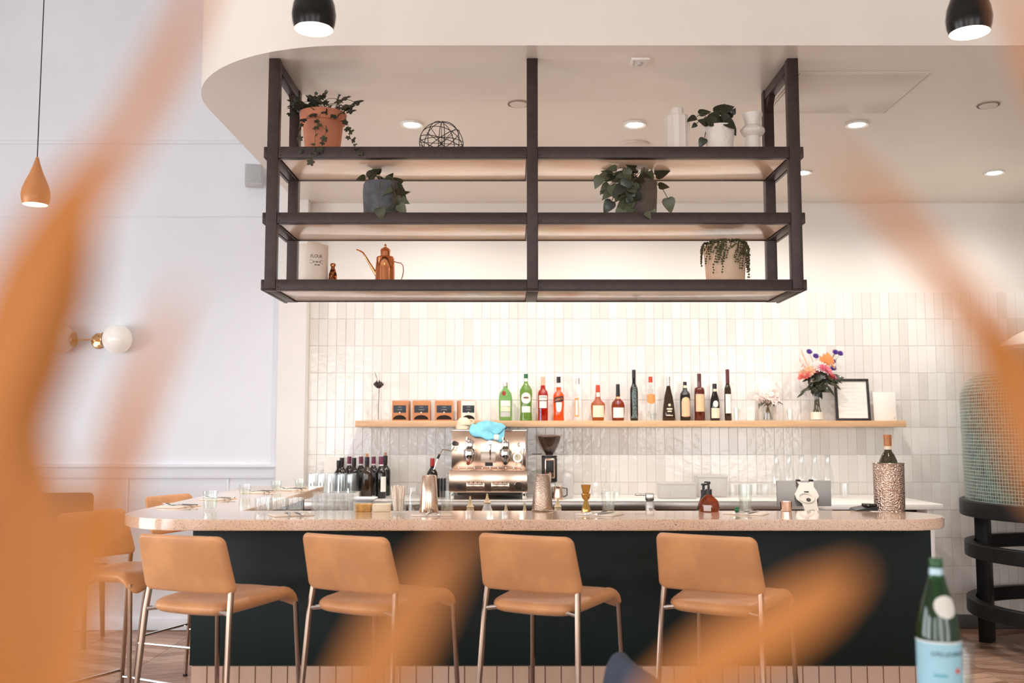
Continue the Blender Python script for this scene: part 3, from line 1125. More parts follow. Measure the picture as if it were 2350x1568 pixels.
# copper cone and copper oil can
COPPER = M('polished_copper', C(226, 150, 104), .12, 1.0, var=(9, .12))
x = P(764, 620, YR).x
t = thing('copper_cone', 'small copper cone ornament beside the cream canister', 'ornament', (x, YR, ZT[0]))
pr = prof_px(764, YR, ZT[0], [(12, None), (11.5, None), (9, 630), (6, 620), (4, 614), (6, 610), (6.5, 607), (4, 604.5)])
COPH = M('pierced_copper', C(214, 140, 96), .25, 1.0, var=(70, .8, .15), col2=C(90, 45, 22), bump=(60, .5))
MB().lathe([(0, 0)] + pr + [(0, pr[-1][1])], 20).build('body', COPH, t)
x = P(884, 600, YR).x
t = thing('oil_can', 'polished copper oil can with a long angled spout on the bottom rack shelf', 'oil can', (x, YR, ZT[0]))
pr = prof_px(884, YR, ZT[0], [(21, None), (23, None), (22, 620), (20.5, 593), (19, 590), (12, 588)])
MB().lathe([(0, 0)] + pr + [(0, pr[-1][1])], 32).build('body', COPPER, t)
pn = prof_px(884, YR, ZT[0], [(11, 588.5), (11, 577), (12, 576), (9, 571), (5, 569), (2.5, 567), (3, 564), (1.5, 560)])
MB().lathe(pn + [(0, pn[-1][1])], 24).build('cap', COPPER, t)
sp = [P(a, b2, YR) for a, b2 in ((869, 640), (862, 628), (848, 605), (838, 588), (833, 580), (826, 576), (818, 573))]
MB().tube(sp, [.010, .0085, .006, .0048, .004, .0036, .0032], 10).build('spout', COPPER, t, world=True)
hd = [P(a, b2, YR) for a, b2 in ((903, 600), (912, 603), (920, 604), (925, 610), (926, 622), (924, 634), (920, 645), (908, 648))]
MB().tube(hd, .0045, 8, flat=.5).build('handle', COPPER, t, world=True)

# string-of-pearls pot
x = P(1664, 600, YR).x
t = thing('potted_string_of_pearls', 'cream pot of beaded string-of-pearls at the right of the bottom rack shelf', 'potted plant', (x, YR, ZT[0]))
CRM = M('cream_pot', C(226, 194, 166), .6, var=(9, .1), bump=(60, .06))
pot(t, prof_px(1664, YR, ZT[0], [(41, None), (42, None), (47, 590), (49, 572), (49, 566)]), CRM)
PEARL = M('pearl_leaf', C(84, 82, 44), .4, var=(70, .4))
m, ms = MB(), MB()
zt = P(1664, 566, YR).z
rr0 = 49 * KS(570, YR)
for i in range(64):
    a = random.uniform(0, 2 * PI)
    long = random.choice((.03, .05, .08, .1)) if math.cos(a) < .3 else random.choice((.06, .1, .13, .16))
    if i % 9 == 0:
        long += .05
    long = min(long, zt - ZT[0] - .012)
    pts = []
    for q in range(9):
        u = q / 8
        if u < .3:
            rr, zz = rr0 * (.75 + .3 * u / .3), zt + .016 * math.sin(u / .3 * PI) + .004
        else:
            rr, zz = rr0 * 1.06 + .003, zt - long * (u - .3) / .7
        pts.append(Vector((x + rr * math.cos(a + .1 * math.sin(u * 5)), YR + rr * math.sin(a + .1 * math.sin(u * 5)), zz)))
    ms.tube(pts, .0004, 4)
    nb = int(5 + long * 85)
    for bq in range(nb):
        u = bq / nb * 8
        p = pts[int(u)].lerp(pts[min(8, int(u) + 1)], u - int(u))
        p += Vector((random.uniform(-.003, .003), random.uniform(-.003, .003), 0))
        m.ball(p, random.uniform(.0036, .0052), 6, 4)
for i in range(160):
    a, rr = random.uniform(0, 2 * PI), rr0 * math.sqrt(random.random())
    m.ball((x + rr * math.cos(a), YR + rr * math.sin(a), zt + random.uniform(-.004, .016)), random.uniform(.003, .0045), 6, 4)
tag(m.build('pearls', PEARL, t, world=True), kind='stuff')
tag(ms.build('strands', STEM, t, world=True), kind='stuff')

# ================================================================== wall shelf and what stands on it
PALE_WOOD = M('pale_oak_shelf', C(226, 182, 140), .45, var=(4, .14), stretch=(1, 12, 12), bump=(30, .04))
ZW = 1.486
sx0, sx1 = P(815, 970, 7.11).x, P(2080, 970, 7.11).x
tag(MB().rbox(sx0, sx1, 7.11, YW - .010, 1.441, ZW, .003).build('wall_shelf', PALE_WOOD), 'long pale oak floating shelf on the tiled wall', 'shelf')
YS = 7.205

G_CLEAR = glass('clear_glass', (.97, .985, .98, 1))
G_GREEN = glass('pale_green_glass', (.62, .86, .56, 1), body=.35, bodycol=C(150, 200, 120))
G_GREEN2 = glass('leaf_green_glass', (.52, .74, .30, 1), body=.45, bodycol=C(140, 178, 80))
G_RED = glass('red_liqueur_glass', (.75, .09, .02, 1), body=.6, bodycol=C(205, 50, 20))
G_ORANGE = glass('orange_liqueur_glass', (1.0, .36, .06, 1), body=.6, bodycol=C(255, 120, 40))
G_WHISKY = glass('whisky_glass', (.82, .40, .08, 1), body=.5, bodycol=C(205, 115, 30))
G_BOURBON = glass('bourbon_glass', (.66, .24, .04, 1), body=.5, bodycol=C(170, 72, 20))
G_BLACK = M('black_bottle_glass', C(22, 20, 18), .08, var=(10, .1), coat=.3)
G_BROWN = M('brown_bottle_glass', C(52, 34, 20), .08, var=(10, .1), coat=.3)
G_WINERED = M('port_red_glass', C(96, 34, 22), .08, var=(10, .1), coat=.3)
PAPER = M('paper_white', C(244, 238, 230), .6, var=(30, .03))
PAPER_C = M('paper_cream', C(232, 198, 156), .6, var=(30, .08))
PAPER_Y = M('paper_buff', C(244, 226, 198), .6, var=(30, .05))
PAPER_O = M('paper_orange', C(242, 158, 92), .6, var=(30, .08))
CAP_BLK = M('cap_black', C(34, 30, 30), .4, var=(40, .1))
CAP_GRN = M('cap_green', C(30, 110, 62), .35, var=(40, .1))
CAP_RED = M('wax_red', C(206, 70, 38), .4, var=(30, .1))
CAP_WINE = M('cap_wine', C(92, 40, 40), .35, var=(40, .1))
CAP_PUR = M('capsule_purple', C(124, 54, 84), .35, var=(40, .12))
CAP_SIL = M('cap_silver', C(214, 208, 200), .3, .6, var=(40, .08))
CAP_PEACH = M('cap_peach', C(240, 190, 160), .4, var=(40, .08))
PRINT = M('grey_print', C(150, 140, 130), .6, var=(90, .3))


def bottle(label, px, prof, gmat, cap=None, labels=(), name='bottle', Y=YS, base=ZW, liquid=None, group='bottles on the wall shelf', cat='bottle'):
    """prof: (radius px, row) from foot to lip; labels: (width px, row top, row bottom, material, shape)"""
    x = P(px, 900, Y).x
    t = thing(name, label, cat, (x, Y, base), 0, group)

    def cv(pts):
        out = []
        for r, y in pts:
            z = P(px, y, Y).z - base
            out.append((r * KS(y, Y), max(z, 0)))
        return out
    pr = cv(prof)
    pr[0] = (pr[0][0], 0.0)
    r1 = pr[0][0]
    full = [(0, .0), (r1 * .9, 0), (r1, .004)] + pr[1:]
    MB().lathe(full + ([(0, full[-1][1])] if cap else [(full[-1][0] * .7, full[-1][1])]), 24).build('glass', gmat, t, smooth=50)
    if liquid:
        lq = [(r * .93, z) for r, z in full if z < P(px, liquid[1], Y).z - base]
        MB().lathe([(0, .003)] + lq[1:] + [(0, lq[-1][1])], 20).build('liquid', liquid[0], t, smooth=50)
    if cap:
        m, pts = cap
        c = cv(pts)
        MB().lathe([(0, c[0][1])] + c + [(0, c[-1][1])], 18).build('cap', m, t, smooth=40)

    def rad(z):
        best = 0
        for (ra, za), (rb, zb) in zip(full, full[1:]):
            if min(za, zb) - 1e-6 <= z <= max(za, zb) + 1e-6:
                q = 0 if abs(zb - za) < 1e-9 else (z - za) / (zb - za)
                best = max(best, ra + (rb - ra) * q)
        return best
    for w, y0, y1, m, shape in labels:
        za, zb = P(px, y1, Y).z - base, P(px, y0, Y).z - base
        r = max(rad(za + (zb - za) * q / 6) for q in range(7)) + .0008
        wrap_label(r, min(w * KS(900, Y), r * 2.9), max(za, .001), zb, m, t, shape, name='neck_label' if w < 13 and r < .02 else 'label')
    t['r'] = max(r for r, z in full)
    return t


b1 = bottle('squat pale green gin bottle with a red wax seal', 1160, [(14.5, 965), (15.5, 930), (15.5, 915), (14, 904), (9, 896), (5.5, 892), (5, 880)], G_GREEN,
            (CAP_SIL, [(5.2, 890), (5.5, 878)]), [(25, 920, 933, PAPER, 'rect'), (25, 934, 945, PAPER_Y, 'rect'), (25, 946, 957, M('label_silver', C(200, 198, 196), .5, var=(30, .08)), 'rect')])
wrap_label(b1['r'] * .93 + .004, .03, P(0, 909, YS).z - ZW, P(0, 898, YS).z - ZW, M('wax_seal', C(170, 52, 36), .5, var=(40, .2)), b1, 'ellipse', ang=-.25, name='wax_seal')
b2_ = bottle('tall green vermouth bottle with a round white label', 1207, [(14.3, 965), (14, 957), (12.8, 945), (13.2, 920), (14.4, 908), (14, 896), (10, 888), (5.5, 882), (4.6, 878), (4.6, 866)], G_GREEN2,
             (CAP_GRN, [(4.8, 868), (4.8, 858.5)]), [(25, 901.5, 927, PAPER, 'ellipse'), (22, 933, 947, PAPER, 'rect'), (9, 869, 876, PAPER, 'rect')])
rr = b2_['r'] + .0014
wrap_label(rr, 14 * .00315, P(0, 915.5, YS).z - ZW, P(0, 911, YS).z - ZW, M('emblem_red_grey', C(176, 120, 104), .6, var=(120, .6)), b2_, 'ellipse', name='emblem')
wrap_text('MARTINI', 3.4 * .00315, rr + .0003, P(0, 914.6, YS).z - ZW, INK, b2_, .8)
b3 = bottle('slim red aperitif bottle with a square white label', 1246, [(11.3, 965), (11.5, 905), (10, 898), (6, 894), (5.2, 888), (4.2, 884), (4.2, 868)], G_RED,
            (CAP_PEACH, [(4.4, 886), (4.4, 865)]), [(21, 908, 919, PAPER, 'rect'), (19, 921, 937, PAPER, 'rect'), (20, 919.4, 920.4, INK, 'rect')])
wrap_text('CAMPARI', 5 * .00315, b3['r'] + .0012, P(0, 914, YS).z - ZW, INK, b3, .8)
wrap_label(b3['r'] + .0008, 4 * .00315, .001, P(0, 938, YS).z - ZW, M('tax_strip', C(150, 150, 190), .6, var=(90, .4)), b3, ang=-.55, name='strip_label')
b4 = bottle('bright orange aperitif bottle with a black cap and slanted label', 1282, [(12.5, 965), (11.2, 948), (12, 930), (12.6, 915), (12, 907), (9, 902), (5.2, 898), (5.2, 889)], G_ORANGE,
            (CAP_BLK, [(4.6, 879), (4.6, 865)]), [(23, 911, 923, M('label_navy', C(34, 34, 48), .5, var=(60, .1)), 'tilt'), (14, 924, 946, PAPER, 'cup')])
MB().lathe([(5 * .00315, P(0, 889, YS).z - ZW), (4.6 * .00315, P(0, 878, YS).z - ZW)], 18).build('clear_neck', G_CLEAR, b4)
wrap_text('APEROL', 7.5 * .00315, b4['r'] + .0014, P(0, 919.5, YS).z - ZW, PAPER_O, b4, .72, 0, .2)
b5 = bottle('clear spirit bottle with a thin orange upright label', 1326, [(12, 965), (12.3, 915), (11.5, 906), (5, 903), (4.6, 886), (5, 882), (4.4, 870)], G_CLEAR, (CAP_SIL, [(4.6, 882), (4.6, 868)]))
wrap_label(12.5 * .00315, 8.5 * .00315, P(0, 957, YS).z - ZW, P(0, 914, YS).z - ZW, PAPER_O, b5, ang=-.28, name='label')
wrap_label(12.7 * .00315, 5 * .00315, P(0, 953, YS).z - ZW, P(0, 919, YS).z - ZW, PAPER, b5, ang=-.28, name='label_panel')
bottle('squat whisky bottle with dripping red wax neck', 1372, [(13.2, 965), (15, 950), (16.4, 934), (15.5, 926), (8, 919), (6, 913), (5.4, 905), (4.6, 897)], G_WHISKY, (CAP_RED, [(5.4, 900), (4.6, 884)]),
       [(29, 931, 958, PAPER_Y, 'rect'), (9, 901, 911, PAPER, 'rect')])
bottle('squat bourbon bottle with a black stopper and white label', 1418, [(13.6, 965), (14.8, 945), (15.2, 932), (13.5, 924), (8, 918), (5, 914), (4.6, 908)], G_BOURBON, (CAP_BLK, [(5, 909), (4.2, 882)]),
       [(28, 936, 959, PAPER, 'rect'), (9, 911, 916, PAPER_C, 'rect')])
b8 = bottle('very slim black bottle with vertical pale lettering', 1455, [(9, 965), (9.2, 900), (8.6, 891), (6, 886), (4.2, 880), (4, 850)], G_BLACK, (CAP_BLK, [(4.3, 868), (4.3, 849)]),
            [(10.5, 893, 955, M('label_slate', C(120, 138, 132), .6, var=(110, .6), col2=C(50, 60, 58)), 'rect'), (17, 955, 960, M('label_slate'), 'rect')])
bottle('clear bottle with an orange six-sided label and orange cap', 1493, [(11, 965), (11, 905), (10, 897), (5, 893), (4.6, 880)], G_CLEAR, (CAP_RED, [(4.6, 878), (4.6, 865)]), [(22, 904, 928, PAPER_O, 'shield')])
bottle('dark brown bottle tapering to a white capped neck', 1534, [(14.6, 965), (14.4, 950), (12.6, 930), (9.6, 910), (6, 895), (4.4, 887), (4.2, 880)], G_BROWN, (CAP_SIL, [(4.4, 886), (4.6, 865)]),
       [(6, 927, 933, PAPER_Y, 'ellipse'), (15, 937, 941, PAPER_Y, 'ellipse'), (10, 943, 946, PAPER_Y, 'rect'), (15, 953, 955, PAPER_Y, 'rect')])
bottle('dark liqueur bottle with a tall arched cream label', 1572, [(11.8, 965), (12, 912), (11, 904), (8, 899), (6, 897), (5, 892), (4.2, 884)], G_BLACK, (CAP_BLK, [(4.4, 885), (4.2, 876.5)]),
       [(22, 912, 956, PAPER_C, 'arch'), (9, 885, 891, PAPER_Y, 'rect'), (12, 952, 957, PAPER_O, 'rect'), (18, 927, 928.5, PAPER_O, 'rect')])
bottle('dark red square-shouldered bottle with a buff label', 1605, [(12, 965), (11.8, 898), (11, 892), (8, 889.5), (4.6, 888), (4.6, 876)], G_WINERED, (CAP_WINE, [(4.6, 878), (4.6, 858)]),
       [(23, 905, 945, PAPER_C, 'rect'), (16, 917, 922, M('label_rust', C(206, 140, 96), .6, var=(100, .5)), 'rect')])
bottle('small dark wine bottle with a round label over a cream one', 1640, [(11, 965), (11, 930), (10, 918), (6.4, 905), (5, 899), (4.8, 890)], G_BLACK, (CAP_BLK, [(5, 893), (5, 881)]),
       [(12.5, 920, 935, PAPER, 'ellipse'), (22, 937, 960, PAPER_Y, 'rect'), (9, 893, 899, PAPER_Y, 'rect')])
bottle('tallest slim dark bottle with a long white label, last in the row', 1670, [(8, 965), (8, 905), (7.4, 892), (5.4, 886), (4, 881), (4, 862)], G_BROWN, (CAP_WINE, [(4.3, 880), (4.2, 848)]), [(15, 905, 949, PAPER, 'rect')])

# four tea boxes
CARD = M('kraft_card', C(206, 138, 92), .7, var=(20, .1))
CARD_S = M('kraft_card_side', C(214, 160, 122), .7, var=(20, .1))
CARD_W = M('white_card', C(244, 234, 222), .6, var=(20, .05))
SLATE = M('slate_label', C(44, 54, 64), .5, var=(60, .15))
VOID = M('box_opening', C(34, 18, 10), .9, var=(30, .2))
for px, w, rz, fm, lab in ((921, 37, -8, CARD, 'kraft tea dispenser box nearest the bud vase'), (968, 40, 0, CARD, 'kraft tea dispenser box, second of the four'),
                           (1019, 42, 4, CARD, 'kraft tea dispenser box, third of the four'), (1070, 36, 22, CARD_W, 'white fronted tea dispenser box with kraft side')):
    k = KS(940, YS)
    ww, h = w * k, 46 * k
    t = thing('tea_box', lab, 'box', (P(px, 940, YS).x, YS, ZW), math.radians(rz), 'tea dispenser boxes on the wall shelf')
    d = .045
    MB().rbox(-ww / 2, ww / 2, -d, d, 0, h, .002).build('carton', CARD_S, t)
    MB().rbox(-ww / 2 + .003, ww / 2 - .003, -d - .0015, -d + .001, .002, h - .003, .0008).build('front', fm, t)
    lb = MB().rbox(-ww * .40, ww * .40, -d - .0028, -d - .001, h * .40, h * .76, .0005).build('label', SLATE, t)
    MB().lathe([(0, 0), (.005, 0), (.005, .001), (0, .001)], 12, Matrix.Translation((0, -d - .003, h * .41)) @ Matrix.Rotation(PI / 2, 4, 'X')).build('badge', PAPER, lb)
    for q, zz in ((.5, .66), (.62, .53)):
        MB().box(-ww * .25 * q, ww * .25 * q, -d - .0032, -d - .0027, h * zz, h * zz + .005).build('print', PRINT, lb, smooth=0)
    ar = [(-ww * .42, h * .06)] + [(-ww * .42 * math.cos(PI * i / 14), h * .06 + h * .22 * math.sin(PI * i / 14)) for i in range(15)] + [(ww * .42, h * .06)]
    n = len(ar)
    MB().add([(a, -d - .0022, z) for a, z in ar] + [(a, -d - .0005, z) for a, z in ar], [tuple(range(n)), tuple(range(2 * n - 1, n - 1, -1))]).build('opening', VOID, t, smooth=0)

# bud vase with a dried rose
t = thing('bud_vase', 'slim clear bud vase with a single dark dried rose', 'vase', (P(868, 960, YS).x, YS, ZW))
k = KS(930, YS)
zz = lambda y: P(868, y, YS).z - ZW
MB().lathe([(0, 0), (9 * k, 0), (9 * k, .005), (6 * k, zz(945)), (3.4 * k, zz(920)), (3.2 * k, zz(905)), (4.4 * k, zz(896))], 20).build('glass', G_CLEAR, t)
MB().tube([(0, 0, .01), (.002, 0, zz(920)), (.004, 0, zz(890))], .0028, 6).build('stem', M('dry_stem', C(138, 96, 70), .7, var=(40, .3)), t)
ROSE = M('dried_rose', C(78, 68, 70), .7, var=(50, .4))
m = MB()
for ring, (rr, n, hh) in enumerate(((5, 5, 20), (8, 6, 17), (10.5, 6, 14))):
    for i in range(n):
        a = 2 * PI * i / n + ring
        c, s = math.cos(a), math.sin(a)
        m.add([(rr * k * .3 * c, rr * k * .3 * s, zz(892)), (rr * k * (c - .6 * s), rr * k * (s + .6 * c), zz(892 - hh * .6)), (rr * k * 1.1 * c, rr * k * 1.1 * s, zz(892 - hh)), (rr * k * (c + .6 * s), rr * k * (s - .6 * c), zz(892 - hh * .6))], [(0, 1, 2, 3), (3, 2, 1, 0)])
m.build('rose_head', ROSE, t)
MB().tube([(-.008, 0, zz(874)), (-.02, 0, zz(862)), (-.03, 0, zz(853))], [.0012, .003, .001], 6).build('dry_twig', M('dry_stem'), t)
MB().tube([(.004, 0, zz(874)), (.004, 0, zz(862)), (-.002, 0, zz(853))], [.0012, .004, .001], 6).build('dry_twig', M('pale_petal', C(236, 214, 204), .7, var=(40, .1)), t)

# flowers -------------------------------------------------------------
PINKS = [M('petal_%s' % n, C(*c), .6, var=(60, .2)) for n, c in (('pink', (236, 130, 150)), ('peach', (246, 190, 150)), ('white', (250, 232, 228)), ('coral', (226, 106, 96)), ('orange', (240, 150, 84)), ('purple', (92, 50, 150)), ('blush', (246, 224, 214)))]


def blossom(parent, pos, r, mat, layers=4, flat=.7, facing=(0, -1, .5), name='flower'):
    m = MB()
    f = Vector(facing).normalized()
    q = Vector((0, 0, 1)).rotation_difference(f).to_matrix().to_4x4()
    for l in range(layers):
        n = 6 + l * 2
        rr = r * (l + 1) / layers
        tilt = 1.25 - 1.0 * l / max(1, layers - 1)
        for i in range(n):
            a = 2 * PI * (i + .5 * (l % 2)) / n + random.uniform(-.1, .1)
            c, s = math.cos(a), math.sin(a)
            z1 = rr * math.sin(tilt) * flat
            R_ = rr * math.cos(tilt * .7)
            w = rr * 2.6 / n
            m.add([(R_ * .15 * c, R_ * .15 * s, 0), (R_ * .6 * c - w * s, R_ * .6 * s + w * c, z1 * .6), (R_ * c, R_ * s, z1), (R_ * .6 * c + w * s, R_ * .6 * s - w * c, z1 * .6)], [(0, 1, 2, 3), (3, 2, 1, 0)])
    return m.build(name, mat, parent, smooth=0, loc=None) if False else _place(m, name, mat, parent, Matrix.Translation(Vector(pos) - parent.location) @ q)


def _place(m, name, mat, parent, mt):
    o = m.build(name, mat, parent, smooth=60)
    o.matrix_local = mt
    return o


# white hydrangeas in a clear bowl vase
xh = P(1762, 930, YS).x
t = thing('hydrangea_vase', 'white hydrangea posy in a clear glass vase on the wall shelf', 'flowers', (xh, YS, ZW))
zz = lambda y: P(1762, y, YS).z - ZW
vs_ = MB().lathe([(0, .001), (14 * k, .001), (15 * k, .006), (14 * k, zz(950)), (17 * k, zz(930))], 24).build('vase', G_CLEAR, t)
MB().lathe([(0, .006), (13.4 * k, .008), (12.8 * k, zz(948)), (0, zz(948))], 20).build('water', glass('water', (.93, .95, .93, 1), body=.12, bodycol=C(225, 225, 215)), vs_)
for i in range(9):
    a = 2 * PI * i / 9
    MB().tube([(.03 * math.cos(a), .03 * math.sin(a), .01), (.004 * math.cos(a), .004 * math.sin(a), zz(935)), (-.04 * math.cos(a), -.04 * math.sin(a), zz(915))], .0026, 6).build('stem', M('woody_stem', C(128, 92, 56), .6, var=(40, .3)), t)
for i in range(26):
    a, rr = random.uniform(0, 2 * PI), math.sqrt(random.random())
    px, py = 1762 + 27 * rr * math.cos(a), 912 + 15 * rr * math.sin(a)
    blossom(t, P(px, py, YS + random.uniform(-.05, .03)), random.uniform(7, 10) * k, PINKS[6] if i % 4 else PINKS[2], 2, .5, (random.uniform(-.6, .6), -1, random.uniform(0, .9)))
for i in range(7):
    add_leaf(t, LANCE, P(1742 + i * 7, 923 + random.uniform(-2, 3), YS - .03), (random.uniform(-1, 1), -.5, -.4), (0, -.6, 1), 16 * k)

# mixed bouquet
xb = P(1875, 930, YS).x
t = thing('bouquet_vase', 'mixed bouquet of pink dahlias and purple statice in a glass vase', 'flowers', (xb, YS, ZW))
zz = lambda y: P(1875, y, YS).z - ZW
vs_ = MB().lathe([(0, .001), (14 * k, .001), (16 * k, .008), (15.5 * k, zz(945)), (11 * k, zz(925)), (10 * k, zz(910)), (14 * k, zz(892))], 24).build('vase', G_CLEAR, t)
MB().lathe([(0, .006), (15 * k, .01), (14.6 * k, zz(946)), (0, zz(946))], 20).build('water', M('milky_water', C(246, 232, 214), .3, var=(20, .05)), vs_)
for i in range(14):
    a = random.uniform(0, 2 * PI)
    MB().tube([(.03 * math.cos(a), .03 * math.sin(a), zz(948)), (.014 * math.cos(a + 1), .014 * math.sin(a + 1), zz(915)), (.03 * math.cos(a + 2), .03 * math.sin(a + 2), zz(890))], .003, 5).build('stem', STEM, t)
for i in range(44):
    a, rr = random.uniform(0, 2 * PI), math.sqrt(random.random())
    px, py = 1880 + 26 * rr * math.cos(a), 876 + 20 * rr * math.sin(a)
    add_leaf(t, LANCE + HEART[:1], P(px, py, YS - random.uniform(.0, .06)), (random.uniform(-1, 1), -.5, random.uniform(-1, .6)), (random.uniform(-.5, .5), -1, .6), random.uniform(18, 32) * k)
for px, py, an, ln in ((1848, 898, 215, 24), (1905, 878, -30, 30), (1915, 872, -20, 20), (1860, 890, 200, 26)):
    add_leaf(t, LANCE, P(px, py, YS - .06), (math.cos(math.radians(an)), -.2, math.sin(math.radians(an))), (0, -1, .3), ln * k)
for px, py, r, m_ in ((1880, 842, 19, 2), (1858, 853, 17, 1), (1850, 862, 13, 3), (1868, 850, 14, 0), (1897, 850, 15, 0), (1905, 862, 13, 3), (1915, 866, 10, 0), (1890, 846, 14, 0), (1842, 858, 12, 1), (1838, 866, 9, 3), (1840, 838, 11, 6), (1910, 840, 9, 1)):
    blossom(t, P(px, py, YS - .03 - random.uniform(0, .04)), r * k, PINKS[m_], 5, .8, ((px - 1878) * .03, -1, .7))
for px, py, an, ln in ((1897, 838, 100, 38), (1905, 836, 85, 30), (1892, 836, 115, 30), (1902, 832, 95, 34)):
    add_leaf(t, [leaf_mesh('petal', PINKS[4], 'heart')], P(px, py, YS - .03), (math.cos(math.radians(an)), -.1, math.sin(math.radians(an))), (0, -1, .2), ln * k * .72, 'spathe')
for px, py in ((1857, 808), (1872, 818), (1917, 809), (1928, 812), (1911, 830), (1912, 846)):
    p = P(px, py, YS - .02)
    blossom(t, p, 8.5 * k, PINKS[5], 4, 1.0, (0, -1, .6), 'statice')
    stem_to(t, P(1885, 880, YS), p, .0, .0012)
for px, py in ((1839, 800), (1835, 820), (1842, 826), (1916, 800)):
    p = P(px, py, YS)
    MB().tube([p, p + Vector((.004, 0, -.03)), P(1872, 880, YS)], [.001, .005, .001], 6).build('spire', PINKS[1], t, world=True)

# tumblers, cards and the black frame on the shelf
for px, py0, r, lab in ((1690, 937, 7, 'small clear glass just left of the hydrangea posy'), (1497, 949, 8, 'low clear glass beside the six-sided label bottle'), (1813, 940, 8, 'small clear glass just right of the hydrangea posy')):
    t = thing('shelf_glass', lab, 'glass', (P(px, 950, YS).x, YS - .068 * (px == 1497), ZW), 0, 'small clear glasses on the wall shelf')
    h = P(px, py0, YS).z - ZW
    MB().lathe([(0, .001), (r * k * .85, .001), (r * k, h), (r * k - .0015, h), (r * k * .85 - .0015, .008), (0, .008)], 20).build('glass', G_CLEAR, t)
t = thing('blank_card', 'small plain white card standing behind the hydrangeas', 'card', (P(1760, 920, 7.29).x, 7.28, ZW))
MB().rbox(-.062, .062, -.002, .002, 0, P(1760, 879, 7.29).z - ZW, .001).build('card', PAPER, t)
t = thing('notice_card', 'plain white notice card at the right end of the wall shelf', 'card', (P(2031, 930, 7.25).x, 7.25, ZW))
o = MB().rbox(-.082, .082, -.003, .003, 0, P(2031, 900, 7.25).z - ZW, .001, mat=Matrix.Rotation(math.radians(-5), 4, 'X')).build('card', PAPER, t)
MB().ball((.066, -.006, .02), .003, 8, 6, (1, .3, 1)).build('corner_mark', INK, t)
t = thing('picture_frame', 'black framed notice leaning on the wall shelf beside the bouquet', 'frame', (P(1958, 930, 7.23).x, 7.23, ZW))
rx = Matrix.Rotation(math.radians(-6), 4, 'X')
w2, h2, f2 = .125, P(1958, 869, 7.24).z - ZW, .018
for a in ((-w2, w2, 0, f2), (-w2, w2, h2 - f2, h2), (-w2, -w2 + f2, f2, h2 - f2), (w2 - f2, w2, f2, h2 - f2)):
    MB().rbox(a[0], a[1], -.008, .008, a[2], a[3], .002, mat=rx).build('frame_bar', M('frame_black', C(44, 36, 34), .45, var=(20, .15)), t)
pg = MB().box(-w2 + f2, w2 - f2, .0, .004, f2, h2 - f2, mat=rx).build('page', PAPER, t, smooth=0)
for i in range(9):
    zz0 = f2 + .03 + i * .027
    MB().box(-.085, .085 - .03 * (i % 3), -.0008, 0, zz0, zz0 + .005, mat=rx).build('text_line', M('faint_print', C(234, 230, 225), .6, var=(80, .06)), pg, smooth=0)

# ================================================================== on the back counter
YK = 7.0
MIRROR = M('polished_steel', C(230, 200, 178), .2, 1.0, var=(4, .05))
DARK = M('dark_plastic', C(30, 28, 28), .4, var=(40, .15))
IVORY = M('ivory_ceramic', C(240, 220, 190), .3, var=(14, .05))


def wbox(t, name, mat, px0, px1, py0, py1, Y0, Y1, r=.003, rowY=None):
    a, b2 = P(px0, py1, rowY or Y0), P(px1, py0, rowY or Y0)
    return MB().rbox(a.x, b2.x, Y0, Y1, a.z, b2.z, r).build(name, mat, t, world=True)


def wdisc(t, name, mat, px, py, Y, r, d=.01, n=24, r2=None):
    p = P(px, py, Y)
    k = KS(py, Y)
    r2 = r if r2 is None else r2
    return MB().lathe([(0, 0), (r * k, 0), (r2 * k, d), (0, d)], n, Matrix.Translation(p) @ Matrix.Rotation(PI / 2, 4, 'X')).build(name, mat, t, world=True)


t = thing('espresso_machine', 'polished steel two-group espresso machine on the back counter', 'espresso machine', (P(1121, 1140, YK).x, YK, ZK))
zb = P(1121, 1131, 6.78).z
a, b2 = P(1030, 1131, 6.78), P(1211, 1080, 6.78)
base = MB().rbox(a.x, b2.x, 6.78, 7.27, a.z, b2.z, .006).build('base', MIRROR, t, world=True)
a, c_ = P(1036, 1084, 6.97), P(1207, 990, 6.97)
MB().rbox(a.x, c_.x, 6.97, 7.27, b2.z - .002, c_.z, .005).build('body', MIRROR, t, world=True)
wbox(t, 'cup_rail', CHROME, 1034, 1209, 986, 990.5, 6.965, 7.275)
wbox(t, 'back_splash', STEEL, 1045, 1198, 1080, 1082, 6.80, 6.97)
for px in (1038, 1203):
    for Y in (6.83, 7.2):
        p = P(px, 1140, Y)
        MB().lathe([(0, 0), (.016, 0), (.019, .008), (.016, zb - ZK), (0, zb - ZK)], 16, Matrix.Translation((p.x, Y, ZK))).build('foot', CHROME, t, world=True)
wbox(t, 'painted_under_shadow', DARK, 1050, 1195, 1131, 1137, 6.86, 7.2)  # dark slab standing in for the shade beneath the machine
